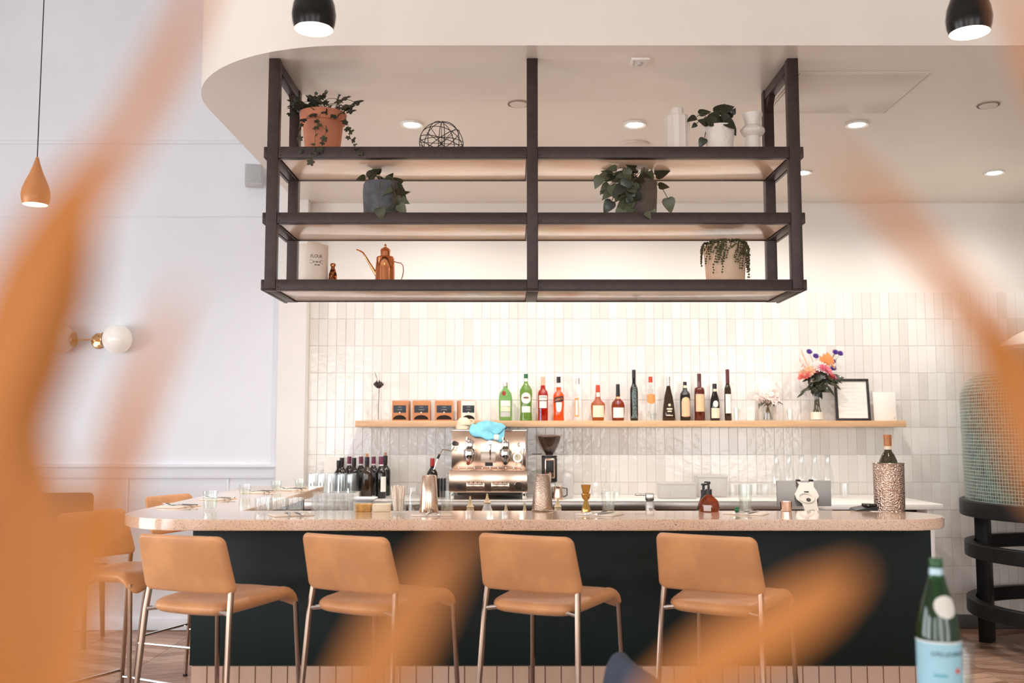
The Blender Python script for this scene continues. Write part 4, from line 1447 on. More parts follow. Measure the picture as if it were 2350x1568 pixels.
for px, hm in ((1077, M('handle_redbrown', C(150, 60, 40), .4, var=(30, .3))), (1160, DARK)):   # two brew groups
    x = P(px, 1040, 6.9).x
    z = lambda y: P(px, y, 6.9).z
    g = MB().rbox(x - .026, x + .026, 6.88, 6.98, z(1034), z(1010), .012, 3).build('group_head', CHROME, t, world=True)
    MB().lathe([(.0, z(1050)), (.042, z(1050)), (.045, z(1044)), (.042, z(1035)), (.030, z(1031)), (0, z(1031))], 24, Matrix.Translation((x, 6.9, 0))).build('group_ring', CHROME, t, world=True)
    pf = MB().lathe([(0, z(1066)), (.012, z(1066)), (.020, z(1062)), (.033, z(1056)), (.035, z(1050)), (0, z(1050))], 20, Matrix.Translation((x, 6.9, 0))).build('portafilter', STEEL, t, world=True)
    h = MB().tube([(x, 6.87, z(1056)), (x, 6.80, z(1059)), (x, 6.73, z(1062))], [.009, .013, .012], 12).build('portafilter_handle', hm, t, world=True)
    MB().tube([(x - .016, 6.9, z(1010)), (x - .014, 6.9, z(1004))], .010, 10).build('group_cap', CHROME, t, world=True)
wbox(t, 'centre_plate', M('satin_plate', C(214, 198, 184), .35, .8, var=(8, .05)), 1103, 1138, 1037, 1062, 6.964, 6.972)
wbox(t, 'switch', DARK, 1113, 1131, 1062.5, 1071, 6.958, 6.972)
wdisc(t, 'tap_boss', CHROME, 1125, 1018, 6.97, 7, .05)
MB().tube([P(1125, 1020, 6.92), P(1125, 1032, 6.91), P(1125, 1048, 6.92), P(1125, 1055, 6.93)], [.011, .006, .005, .006], 10).build('water_spout', CHROME, t, world=True)
for px, s in ((1043, -1), (1197, 1)):
    wdisc(t, 'steam_knob', DARK if s < 0 else CHROME, px, 1018 if s < 0 else 1020, 6.97, 6, .05, 20, 5)
wand = [P(1043, 1026, 6.93), P(1036, 1036, 6.90), P(1027, 1033, 6.88), P(1015, 1032, 6.87), P(1012, 1037, 6.87), P(1007, 1048, 6.87), P(1001, 1062, 6.87), P(996, 1078, 6.87)]
MB().tube(wand, .0042, 8).build('steam_wand', CHROME, t, world=True)
MB().tube([P(1009, 1043, 6.868), P(1004, 1053, 6.868)], .0085, 10).build('wand_grip', DARK, t, world=True)
wd = [P(1203, 1030, 6.92), P(1200, 1055, 6.89), P(1196, 1075, 6.87), P(1195, 1088, 6.87)]
MB().tube(wd, .0045, 8).build('steam_wand', CHROME, t, world=True)
g = wdisc(t, 'pressure_gauge', CHROME, 1188, 1050, 6.965, 10.5, .022)
wdisc(t, 'gauge_face', M('gauge_cream', C(240, 226, 196), .4, var=(60, .12)), 1188, 1050, 6.942, 8.5, .002)
MB().tube([P(1188, 1050, 6.938), P(1184, 1045, 6.938)], .001, 4).build('gauge_needle', DARK, t, world=True)
wbox(t, 'drip_tray', STEEL, 1046, 1198, 1080.5, 1084, 6.79, 6.95)
for i in range(9):
    px = 1052 + i * 18
    wbox(t, 'tray_post', CHROME, px, px + 1.2, 1071, 1081, 6.792, 6.797, .0005)
wbox(t, 'tray_rail', CHROME, 1050, 1199, 1070, 1071.6, 6.79, 6.796, .0005)
for px0 in (1070, 1127):
    pl = wbox(t, 'vent_panel', MIRROR, px0, px0 + 42, 1106, 1128, 6.772, 6.782)
    for i in range(3):
        wbox(t, 'vent_slot', M('slot_shade', C(96, 78, 66), .4, .6, var=(30, .2)), px0 + 3, px0 + 39, 1111 + i * 5.4, 1113 + i * 5.4, 6.768, 6.774, .001)
    for i in range(4):
        wdisc(t, 'button', CHROME, px0 + 6 + i * 10, 1108, 6.772, 1.5, .004, 10)
wbox(t, 'badge', DARK, 1050, 1059, 1111, 1122, 6.774, 6.782, .001)
wdisc(t, 'dial', CHROME, 1190, 1115, 6.78, 9, .012)
wbox(t, 'dial_label', DARK, 1195, 1204, 1122, 1127, 6.772, 6.782, .001)
ZM = P(1121, 986, 6.97).z
t = thing('folded_cloth', 'crumpled turquoise cloth on top of the espresso machine', 'cloth', (P(1119, 1000, 6.96).x, 6.98, ZM + .001))
CLOTH = M('turquoise_cloth', C(130, 206, 226), .85, var=(14, .25), bump=(120, .2))


def cloth_fn(seed, x0, z0):
    def fn(x, y, z):
        q = (y + .07) / .14
        drop = max(0, -(y + .015)) * 1.25
        wob = .011 * math.sin(34 * x + seed) + .008 * math.sin(61 * x + 2 * seed + y * 40)
        return (x + .008 * math.sin(30 * y + seed) + x0, y * .75 + wob * .5, z + z0 + .018 + wob - drop * (.9 + .35 * math.sin(17 * x + seed)))
    return fn


MB().pad(.245, .16, .028, .03, cloth_fn(.5, 0, 0), n=64, edge=.3).build('fold', CLOTH, t, smooth=70)
MB().pad(.21, .12, .022, .03, cloth_fn(2.1, .01, .017), n=64, edge=.3).build('fold', CLOTH, t, smooth=70)
MB().rbox(.045, .078, -.088, -.085, -.072, -.035, .001).build('care_label', PAPER, t)
for i, lab in ((0, 'lower ivory cup of the stack upside down on the espresso machine'), (1, 'upper ivory cup of the stack upside down on the espresso machine')):
    z0 = ZM + .001 + i * .030
    x = P(1062, 990, 7.02).x + .006 * i
    t = thing('coffee_cup', lab, 'cup', (x, 7.02, z0), 0, 'upturned ivory cups')
    MB().lathe([(.048, 0), (.050, 0), (.050, .004), (.046, .030), (.032, .046), (.022, .050), (.022, .054), (0, .054)], 28).build('bowl', IVORY, t)
    MB().tube([(.046 + .0, 0, .012), (.066, 0, .014), (.072, 0, .026), (.062, 0, .038), (.040, 0, .038)], .0045, 8).build('handle', IVORY, t)

# grinder
t = thing('coffee_grinder', 'black coffee grinder with a smoky bean hopper', 'coffee grinder', (P(1261, 1140, YK).x, YK, ZK))
x = t.location.x
k = KS(1050, YK)
z = lambda y: P(1261, y, YK).z - ZK
MB().lathe([(26 * k, z(1002)), (25.5 * k, z(1006)), (22 * k, z(1018)), (15 * k, z(1032)), (9 * k, z(1042)), (8 * k, z(1045))], 28).build('hopper', glass('smoky_glass', (.42, .33, .30, 1), body=.25, bodycol=C(120, 90, 78)), t)
MB().lathe([(0, z(998)), (20 * k, z(999)), (26.5 * k, z(1001)), (26.5 * k, z(1003)), (0, z(1003))], 28).build('hopper_lid', M('lid_brown', C(86, 64, 56), .3, var=(20, .1)), t)
MB().lathe([(0, z(1044)), (8.6 * k, z(1042)), (13.5 * k, z(1033)), (10, z(1033))][:3] + [(0, z(1031))], 24).build('beans', M('coffee_beans', C(48, 28, 18), .5, bump=(120, .8), var=(120, .4)), t)
MB().lathe([(0, z(1049)), (18 * k, z(1049)), (18 * k, z(1046)), (0, z(1046))], 24).build('collar', DARK, t)
MB().rbox(-17 * k, 17 * k, -.06, .10, z(1106), z(1049), .008).build('body', DARK, t)
MB().rbox(-12 * k, 12 * k, -.075, -.05, z(1098), z(1051), .012, 3).build('front_cover', MIRROR, t)
MB().rbox(-9 * k, 9 * k, -.080, -.070, z(1085), z(1056), .008, 3).build('front_window', DARK, t)
MB().tube([(0, -.075, z(1085)), (0, -.10, z(1092)), (0, -.10, z(1104))], .010, 10).build('spout', MIRROR, t)
MB().rbox(-18 * k, 18 * k, -.10, .11, 0, .02, .005).build('foot', DARK, t)
MB().rbox(-14 * k, 14 * k, -.02, .09, .02, z(1104), .006).build('stem', STEEL, t)
MB().tube([(-17 * k, -.02, z(1042)), (-40 * k, -.05, z(1042))], .003, 6).build('dose_lever', DARK, t)

# wine bottles, back left -----------------------------------------------------
def wine(label, px, ytop, Y, capm, cork=False, lab=None, body=G_BLACK, base=ZK, grp='wine bottles on the back counter', hs=1.0):
    k = KS(1100, Y)
    x = P(px, 1100, Y).x
    t = thing('wine_bottle', label, 'bottle', (x, Y, base), 0, grp)
    H = P(px, ytop, Y).z - base
    r = .037
    MB().lathe([(0, .004), (r * .6, 0), (r * .93, 0), (r, .006), (r, H * .60), (r * .93, H * .65), (r * .6, H * .715), (r * .40, H * .76), (r * .38, H * .99), (r * .3, H * .99)], 24).build('glass', body, t, smooth=50)
    MB().lathe([(r * .40, H * .80), (r * .42, H * .81), (r * .42, H), (0, H)], 16).build('capsule', capm, t)
    if capm is CAP_PUR:
        MB().lathe([(r * .43, H * .775), (r * .435, H * .81)], 16).build('neck_label', PAPER, t)
    if cork:
        MB().lathe([(.009, H), (.010, H + .022), (0, H + .022)], 12).build('cork', M('cork', C(214, 150, 112), .8, var=(40, .2)), t)
    if lab:
        wrap_label(r + .0006, lab[0], H * lab[1], H * lab[2], lab[3], t, ang=lab[4])
    return t


wine('black capsule wine bottle at the left end of the wine cluster', 777, 1057, 7.0, CAP_BLK)
wine('black capsule wine bottle behind the left end of the wine cluster', 784, 1051, 7.125, CAP_BLK)
wine('purple capsule wine bottle farthest left of the purple ones', 801, 1048, 7.25, CAP_PUR)
wine('black capsule wine bottle between two purple capsule ones', 812, 1051, 7.0, CAP_BLK)
wine('purple capsule wine bottle second of the purple ones', 828, 1048, 7.25, CAP_PUR)
wine('recorked dark wine bottle in front of the wine cluster', 842, 1049, 6.9, CAP_BLK, True, body=G_BROWN)
wine('purple capsule wine bottle third of the purple ones', 857, 1048, 7.25, CAP_PUR)
wine('purple capsule wine bottle with a white label at the right of the cluster', 874, 1048, 6.95, CAP_PUR, False, (.045, .16, .52, PAPER, .7))
wine('recorked wine bottle behind the right end of the cluster', 884, 1046, 7.22, CAP_BLK, True)
wine('red capsule wine bottle between the shaker and the espresso machine', 992, 1052, 6.98, M('capsule_red', C(176, 48, 40), .4, var=(30, .15)))
t = thing('menu_card', 'blank white card leaning behind the wine bottles', 'card', (P(766, 1080, 7.29).x, 7.29, ZK))
MB().rbox(-.07, .07, -.002, .002, 0, P(766, 1049, 7.29).z - ZK, .001).build('card', PAPER, t)
t = thing('till_rolls', 'black menu folders standing left of the espresso machine', 'folder', (P(1014, 1130, 7.1).x, 7.1, ZK))
for i in range(3):
    MB().rbox(-.03 + i * .022, -.018 + i * .022, -.06, .06, 0, P(1014, 1098, 7.1).z - ZK, .002).build('folder', DARK, t)


# ---- glassware -------------------------------------------------------------
G_CUT = glass('cut_glass', (.975, .985, .985, 1), body=.015, bodycol=C(235, 238, 240), ior=1.6)
FROST = glass('frosted_plastic', (.9, .9, .9, 1), rough=.3, body=.72, bodycol=C(236, 234, 232))


def tumbler(name, label, group, loc, r, h, mat=None, n=24, water=0.0, up=True, taper=.9, cat='glass', ribs=0):
    t = thing(name, label, cat, loc, 0, group)
    mat = mat or G_CLEAR
    pr = [(0, .001), (r * taper * .96, .001), (r * taper, .004), (r, h), (r - .002, h), (r * taper - .003, .010), (0, .010)]
    if not up:
        pr = [(a, h - b2) for a, b2 in reversed(pr)]
    o = MB().lathe(pr, n).build('glass', mat, t, smooth=25 if ribs else 45)
    if ribs:
        m = MB()
        for i in range(ribs):
            a = 2 * PI * i / ribs
            for s in (-1, 1):
                pts = []
                for q in range(5):
                    u = q / 4
                    rr = (r * taper + (r - r * taper) * u) + .0004
                    pts.append((rr * math.cos(a + s * u * .55), rr * math.sin(a + s * u * .55), .01 + (h * .8) * u))
                m.tube(pts, .0011, 4)
        m.build('cut_pattern', mat, t)
    if water > 0:
        MB().lathe([(0, .011), (r * taper - .004, .011), (r * (taper + (1 - taper) * water) - .003, h * water), (0, h * water)], 20).build('water', glass('water', ), t)
    return t


# stemmed glasses upside down on the back counter
def stemglass(label, px, ytop, Y, rr, group):
    x = P(px, 1120, Y).x
    t = thing('wine_glass', label, 'glass', (x, Y, ZK), 0, group)
    H = P(px, ytop, Y).z - ZK
    MB().lathe([(rr * .8, .0), (rr, H * .22), (rr * .95, H * .35), (rr * .5, H * .47), (.005, H * .52), (.004, H * .95), (.008, H * .975), (rr * .9, H * .99), (rr * .9, H), (0, H)], 24).build('glass', G_CUT, t)


for i, px in enumerate((1366, 1391, 1414)):
    stemglass(['upturned stem glass left of three on the back counter', 'upturned stem glass in the middle of three on the back counter', 'upturned stem glass right of three on the back counter'][i], px, 1072, 6.95, .032, 'upturned stem glasses')
t = thing('glass_jug', 'clear plastic jug with a lid beside the coffee grinder', 'jug', (P(1303, 1130, 6.9).x, 6.9, ZK))
H = P(1303, 1086, 6.9).z - ZK
MB().lathe([(0, .001), (.034, .001), (.036, .01), (.040, H * .75), (.036, H * .9), (.02, H), (0, H)], 24).build('body', FROST, t)
t = thing('milk_pitcher', 'small steel milk pitcher beside the tall metal tin', 'pitcher', (P(1281, 1140, 6.8).x, 6.8, ZK))
MB().lathe([(0, .0), (.036, .0), (.036, .03), (.028, .07), (.030, .09), (.028, .09), (.026, .07), (0, .02)], 24).build('body', MIRROR, t)
MB().tube([(.03, 0, .08), (.06, 0, .075), (.06, 0, .03), (.035, 0, .02)], .004, 8).build('handle', DARK, t)

for px0, px1, y0, Y, lab in ((1511, 1593, 1107, 6.95, 'wide frosted plastic bin on the back counter'), (1597, 1664, 1091, 7.12, 'taller frosted canister behind the soap bottle')):
    a, b2 = P(px0, 1120, Y), P(px1, 1120, Y)
    t = thing('frosted_bin', lab, 'bin', ((a.x + b2.x) / 2, Y, ZK))
    w = (b2.x - a.x) / 2
    h = P(px0, y0, Y).z - ZK
    MB().rbox(-w, w, -.09, .09, 0, h * .96, .012, 3).build('body', FROST, t)
    MB().rbox(-w - .003, w + .003, -.093, .093, h * .9, h, .006).build('lid', FROST, t)
    for i in range(2):
        xx = -w + (i + 1) * 2 * w / 3
        MB().box(xx - .0015, xx + .0015, -.0915, -.09, .01, h * .88).build('divider', M('bin_rib', C(214, 212, 210), .5, var=(20, .05)), t, smooth=0)
TB = 'clear tumbler, %s from the left between the frosted canister and the carafes'
# row of tumblers and carafes
first = None
for i, px in enumerate((1682, 1707, 1731, 1755)):
    p = P(px, 1140, 7.1)
    h = P(px, 1112, 7.1).z - ZK
    if first is None:
        first = tumbler('tumbler', TB % 'first', 'clear tumblers along the back wall', (p.x, 7.1, ZK), .034, h, G_CUT)
    else:
        copy_tree(first, None, (p.x, 7.1, ZK), None, TB % ('first', 'second', 'third', 'fourth')[i])
def carafe(label, px):
    Y = 7.05
    t = thing('glass_carafe', label, 'carafe', (P(px, 1120, Y).x, Y, ZK), 0, 'clear glass carafes')
    H = P(px, 1044, Y).z - ZK
    MB().lathe([(0, .001), (.040, .001), (.043, .01), (.042, H * .35), (.036, H * .6), (.020, H * .80), (.019, H * .95), (.022, H), (.020, H), (.017, H * .95), (.018, H * .8)], 24).build('glass', G_CUT, t)


for i, px in enumerate((1783, 1812, 1841, 1871, 1901)):
    carafe(['leftmost of five clear glass carafes behind the tablet', 'second from left of five clear glass carafes behind the tablet', 'middle one of five clear glass carafes behind the tablet', 'fourth from left of five clear glass carafes behind the tablet', 'rightmost of five clear glass carafes behind the tablet'][i], px)
t = tumbler('tumbler', 'stray clear tumbler on the white counter right of the tablet', None, (P(1938, 1140, 7.0).x, 7.0, ZK), .034, .1, G_CUT)

ORD = ('first', 'second', 'third', 'fourth', 'fifth')
HB = 'upturned clear highball, %s from the left in the %s row of the white tray'
# ribbed highballs upside down on a white tray, left end
tr = thing('glass_tray', 'white plastic tray of upturned highballs at the left end of the back counter', 'tray', (P(762, 1140, 6.82).x, 6.82, ZK))
a, b2 = P(703, 1140, 6.82).x, P(822, 1140, 6.82).x
MB().rbox(a, b2, 6.70, 6.94, ZK, ZK + .012, .004).build('tray_floor', M('tray_white', C(240, 236, 232), .4, var=(20, .03)), tr, world=True)
for q in ((a, b2, 6.70, 6.706), (a, b2, 6.934, 6.94), (a, a + .006, 6.706, 6.934), (b2 - .006, b2, 6.706, 6.934)):
    MB().rbox(*q, ZK + .012, ZK + .05, .002).build('tray_wall', M('tray_white'), tr, world=True)
first = None
for row, Y in enumerate((6.765, 6.875)):
    for i in range(5):
        x = a + .045 + i * (b2 - a - .09) / 4
        h = P(760, 1086, 6.83).z - ZK - .013
        if first is None:
            first = tumbler('highball_glass', HB % (ORD[0], 'front'), 'upturned highballs in the tray', (x, Y, ZK + .013), .033, h, G_CUT, 18, up=False, taper=.86)
            for obj in first.children:
                obj.data.set_sharp_from_angle(angle=.1)
        else:
            copy_tree(first, None, (x, Y, ZK + .013), None, HB % (ORD[i], ('front', 'rear')[row]))

# ================================================================== on the bar top
SILVER = M('cutlery_steel', C(170, 165, 160), .18, 1.0, var=(20, .1))
NAPKIN = M('linen_napkin', C(246, 232, 218), .85, var=(30, .04), bump=(200, .2))
TIN = M('satin_tin', C(206, 192, 180), .22, 1.0, var=(20, .08))
BRASS = M('polished_brass', C(222, 176, 96), .12, 1.0, var=(12, .1))


def barspot(px, py):
    p = PZ(px, py, ZB)
    return p


def setting(px, py, rz, where, w=.17, d=.12):
    p = barspot(px, py)
    t = thing('napkin', 'folded white napkin ' + where, 'napkin', (p.x, p.y, ZB + .0005), math.radians(rz), 'folded napkins along the bar')
    MB().rbox(-w / 2, w / 2, -d / 2, d / 2, 0, .003, .001).build('fold', NAPKIN, t)
    MB().rbox(-w / 2 + .002, w / 2 - .006, -d / 2 + .003, d / 2 - .004, .003, .006, .001).build('fold', NAPKIN, t)
    z0 = ZB + .0075
    R = Matrix.Rotation(math.radians(rz), 4, 'Z')
    q = R @ Vector((-.012, 0, 0))
    f = thing('fork', 'steel fork lying on the napkin ' + where, 'fork', (p.x + q.x, p.y + q.y, z0), math.radians(rz + 80), 'forks along the bar')
    MB().tube([(-.085, 0, .002), (-.02, 0, .004), (.02, 0, .003)], [.006, .003, .005], 8, flat=.35).build('handle', SILVER, f)
    MB().rbox(.018, .045, -.010, .010, .001, .003, .0008).build('head', SILVER, f)
    for i in range(4):
        yy = -.0085 + i * .0057
        MB().tube([(.044, yy, .002), (.07, yy, .006), (.085, yy, .008)], .0013, 5).build('tine', SILVER, f)
    q = R @ Vector((.03, 0, 0))
    f = thing('knife', 'steel knife lying on the napkin ' + where, 'knife', (p.x + q.x, p.y + q.y, z0), math.radians(rz + 86), 'knives along the bar')
    MB().tube([(-.085, 0, .003), (0, 0, .003)], .006, 8, flat=.45).build('handle', SILVER, f)
    MB().add([(0, -.006, .002), (.07, -.008, .002), (.09, .004, .002), (0, .006, .002), (0, -.006, .0035), (.07, -.008, .0028), (.09, .004, .003), (0, .006, .0035)],
             [(3, 2, 1, 0), (4, 5, 6, 7), (0, 1, 5, 4), (1, 2, 6, 5), (2, 3, 7, 6), (3, 0, 4, 7)]).build('blade', SILVER, f)


setting(668, 1183, 28, 'in front of the textured tumblers')
setting(990, 1183, 8, 'in front of the brass toned shaker')
setting(1376, 1182, -30, 'beside the gold jigger')
setting(1712, 1180, -28, 'under the small green-capped bottle')
setting(410, 1164, 70, 'nearest the left end of the bar')
setting(500, 1147, 70, 'between the first and second glass on the left wing')
setting(592, 1131, 70, 'between the second and third glass on the left wing')
setting(668, 1125, 70, 'farthest back on the left wing')

for px, py, top, r, lab in ((482, 1172, 1127, 17, 'water tumbler nearest the left end of the bar'), (562, 1141, 1112, 14.5, 'second water tumbler along the left wing'), (634, 1129, 1104, 13, 'third water tumbler along the left wing'), (688, 1124, 1100, 12, 'fourth water tumbler along the left wing')):
    p = barspot(px, py)
    tumbler('water_glass', lab, 'water tumblers on the bar', (p.x, p.y, ZB), r * KS(py, p.y), P(px, top, p.y).z - ZB, water=.62)
for px, lab in ((603, 'diamond-cut tumbler left of three on the bar'), (640, 'diamond-cut tumbler in the middle of three on the bar'), (677, 'diamond-cut tumbler right of three on the bar')):
    p = barspot(px, 1174)
    tumbler('cut_tumbler', lab, 'diamond-cut tumblers', (p.x, p.y, ZB), 18.5 * KS(1174, p.y), P(px, 1143, p.y).z - ZB, G_CUT, 20, taper=.94, ribs=14)
RG = 'clear faceted tumbler, %s from left, %s row of the huddle on the bar'
first = None
for row, (py, ytop) in enumerate(((1179, 1131), (1175.5, 1128))):
    for i in range(5):
        px = 728 + i * 20 - row * 5
        p = barspot(px, py)
        if first is None:
            first = tumbler('rocks_glass', RG % (ORD[0], 'front'), 'faceted tumblers huddled on the bar', (p.x, p.y, ZB), 10 * KS(py, p.y), P(px, ytop, p.y).z - ZB, G_CUT, 12, up=False, taper=.86)
            first.children[0].data.set_sharp_from_angle(angle=.1)
        else:
            copy_tree(first, None, (p.x, p.y + .004 * row, ZB), None, RG % (ORD[i], ('front', 'rear')[row]))

# straws in a clear cup
p = barspot(915, 1178)
t = tumbler('straw_cup', 'clear cup packed with pale paper straws', None, (p.x, p.y, ZB), 19 * KS(1178, p.y), P(915, 1143, p.y).z - ZB, cat='cup')
for i in range(26):
    a, rr = random.uniform(0, 2 * PI), .026 * math.sqrt(random.random())
    x, y = rr * math.cos(a), rr * math.sin(a)
    MB().tube([(x * .8, y * .8, .012), (x * 1.25, y * 1.25, P(915, random.uniform(1114, 1121), p.y).z - ZB)], .003, 6).build('straw', M('paper_straw', C(246, 228, 212), .7, var=(60, .05)), t)
# small boxes and a white riser
for px0, px1, y0, mat, lab in ((816, 852, 1157, M('yellow_card', C(226, 172, 92), .6, var=(40, .3)), 'small yellow carton behind the tumblers'), (857, 895, 1157, PAPER_Y, 'small cream carton left of the straws')):
    p = barspot((px0 + px1) / 2, 1174)
    k = KS(1174, p.y)
    t = thing('small_carton', lab, 'box', (p.x, p.y, ZB))
    MB().rbox(-(px1 - px0) / 2 * k, (px1 - px0) / 2 * k, -.025, .025, 0, P(px0, y0, p.y).z - ZB, .003).build('carton', mat, t)
    MB().rbox(-(px1 - px0) / 2 * k - .001, (px1 - px0) / 2 * k + .001, -.026, .026, (P(px0, y0, p.y).z - ZB) * .75, P(px0, y0, p.y).z - ZB + .001, .002).build('lid', mat, t)
Yt = 5.1
p = P(845, 1143, Yt)
t = thing('white_riser', 'white plastic riser tray behind the small cartons', 'tray', (p.x, 4.95, .8705))
k = KS(1143, 4.95)
zt = P(845, 1142, 4.95).z
MB().rbox(p.x - .06, p.x + .06, 4.88, 5.02, zt - .012, zt, .004).build('tray', M('tray_white'), t, world=True)
MB().rbox(p.x - .045, p.x + .045, 4.9, 5.0, .8705, zt - .012, .006).build('stand', M('tray_white'), t, world=True)
Yj = 4.9
p = P(950, 1140, Yj)
t = thing('garnish_jar', 'small clear garnish jar behind the straws', 'jar', (p.x, Yj, .8705))
H = P(950, 1119, Yj).z - .8705
MB().lathe([(0, 0), (.03, 0), (.03, H * .85), (.025, H * .9), (.025, H)], 24).build('glass', G_CUT, t)
MB().lathe([(0, .01), (.028, .01), (.028, H * .7), (0, H * .7)], 20).build('garnish', M('garnish', C(170, 150, 130), .6, bump=(90, .6), var=(60, .5)), t)

# shakers
def tin(label, px, y0, y1, r0, r1, mat, hammered=False):
    p = barspot(px, y1)
    t = thing('shaker_tin', label, 'shaker', (p.x, p.y, ZB))
    H = P(px, y0, p.y).z - ZB
    k = KS(y1, p.y)
    MB().lathe([(r1 * k - .002, .0), (r1 * k, .0), (r1 * k + .001, .003), (r0 * k, H - .006), (r0 * k - .004, H), (0, H)], 40).build('tin', mat, t)
    MB().lathe([(r1 * k + .0012, .001), (r1 * k + .003, .003), (r1 * k + .001, .006)], 40).build('rim', mat, t)


tin('polished steel shaker tin upside down near the straws', 984, 1091, 1178, 17.5, 21.5, MIRROR)
HT = M('hammered_matte_tin', C(190, 166, 148), .3, 1.0, bump=(160, .5, .004), var=(20, .1))
tin('tall matte tin upside down in front of the coffee grinder', 1245, 1089, 1173, 17.5, 24, HT)
for px, py, top, lab in ((1026, 1176, 1128, 'water glass between the shaker tin and the espresso machine'), (1396, 1175, 1130, 'water glass right of the gold jigger'), (1711, 1174, 1113, 'water glass behind the green-capped bottle')):
    p = barspot(px, py)
    tumbler('water_glass', lab, 'water tumblers on the bar', (p.x, p.y, ZB), 17 * KS(py, p.y), P(px, top, p.y).z - ZB, water=.45, taper=.8)
p = barspot(1345, 1178)
t = thing('jigger', 'gold double jigger standing on the bar', 'jigger', (p.x, p.y, ZB))
k = KS(1178, p.y)
z = lambda y: P(1345, y, p.y).z - ZB
MB().lathe([(11 * k, 0), (11.5 * k, .003), (9 * k, z(1165)), (5 * k, z(1152)), (4.4 * k, z(1149)), (8.5 * k, z(1144)), (10.5 * k, z(1135)), (10.5 * k, z(1133)), (6, z(1133))][:-1] + [(9 * k, z(1134)), (6.5 * k, z(1135)), (11.5 * k, z(1113)), (11 * k, z(1113)), (5.5 * k, z(1133)), (0, z(1133))], 28).build('cups', BRASS, t)

# faucet on the work counter
Yf = 4.78
p = P(1491, 1172, Yf)
t = thing('faucet', 'square brushed steel faucet rising behind the bar top', 'faucet', (p.x, Yf, .8705))
k = KS(1150, Yf)
z = lambda y: P(1491, y, Yf).z - .8705
MB().rbox(-9 * k, 9 * k, -.02, .02, .0, z(1150), .003).build('column', STEEL, t)
MB().rbox(-9 * k, 9 * k, -.02, .02, z(1149), z(1132), .003).build('mixer_head', STEEL, t)
MB().rbox(-33 * k, -9 * k, -.011, .011, z(1137.5), z(1133), .002).build('lever', STEEL, t)
MB().rbox(-.008, .008, -.16, -.02, z(1165) - .012, z(1165), .003).build('spout', STEEL, t)
# soap bottle
AMBER = glass('amber_glass', (.62, .25, .05, 1), body=.4, bodycol=C(170, 84, 30))
p = barspot(1627, 1174)
t = thing('soap_bottle', 'amber pump bottle with a pale label on the bar', 'soap bottle', (p.x, p.y, ZB))
k = KS(1174, p.y)
z = lambda y: P(1627, y, p.y).z - ZB
MB().lathe([(0, .001), (22 * k, .001), (23.5 * k, .006), (23.5 * k, z(1157)), (20 * k, z(1148)), (9 * k, z(1138)), (6.5 * k, z(1134))], 28).build('bottle', AMBER, t)
MB().lathe([(7.5 * k, z(1135)), (7.5 * k, z(1123)), (3 * k, z(1121)), (2.4 * k, z(1112)), (4.5 * k, z(1111)), (4.5 * k, z(1106)), (0, z(1105))], 16).build('pump', CAP_BLK, t)
MB().tube([(0, 0, z(1107)), (-8 * k, -.004, z(1106.5)), (-10 * k, -.004, z(1108))], .0035, 6).build('nozzle', CAP_BLK, t)
wrap_label(23.7 * k, 17 * k, .004, z(1158), M('label_grey', C(206, 200, 196), .6, var=(30, .05)), t, ang=-.35)
Ys = 4.62
p = P(1615, 1160, Ys)
t = thing('soap_bottle', 'second dark pump bottle half hidden behind the amber one', 'soap bottle', (p.x, Ys, .8705))
z = lambda y: P(1615, y, Ys).z - .8705
MB().lathe([(0, 0), (.033, 0), (.035, .01), (.035, z(1172)), (.02, z(1150)), (.012, z(1140)), (.013, z(1125)), (.006, z(1123)), (.006, z(1115)), (.011, z(1114)), (.010, z(1110)), (0, z(1110))], 20).build('bottle', CAP_BLK, t)
MB().tube([(0, 0, z(1112)), (.02, -.01, z(1112))], .004, 6).build('nozzle', CAP_BLK, t)
# small green-capped bottle on the napkin
p = barspot(1694, 1180)
t = thing('mini_bottle', 'tiny clear bottle with a green cap lying on a napkin', 'bottle', (p.x, p.y - .02, ZB + .0075 + .012), math.radians(-25))
RX = Matrix.Rotation(math.radians(90), 4, 'Y') @ Matrix.Identity(4)
MB().lathe([(0, 0), (.012, 0), (.012, .035), (.006, .045), (.006, .05), (0, .05)], 16, RX).build('glass', G_CUT, t)
MB().lathe([(0, -.016), (.011, -.016), (.011, .0), (0, .0)], 16, RX).build('cap', CAP_GRN, t)

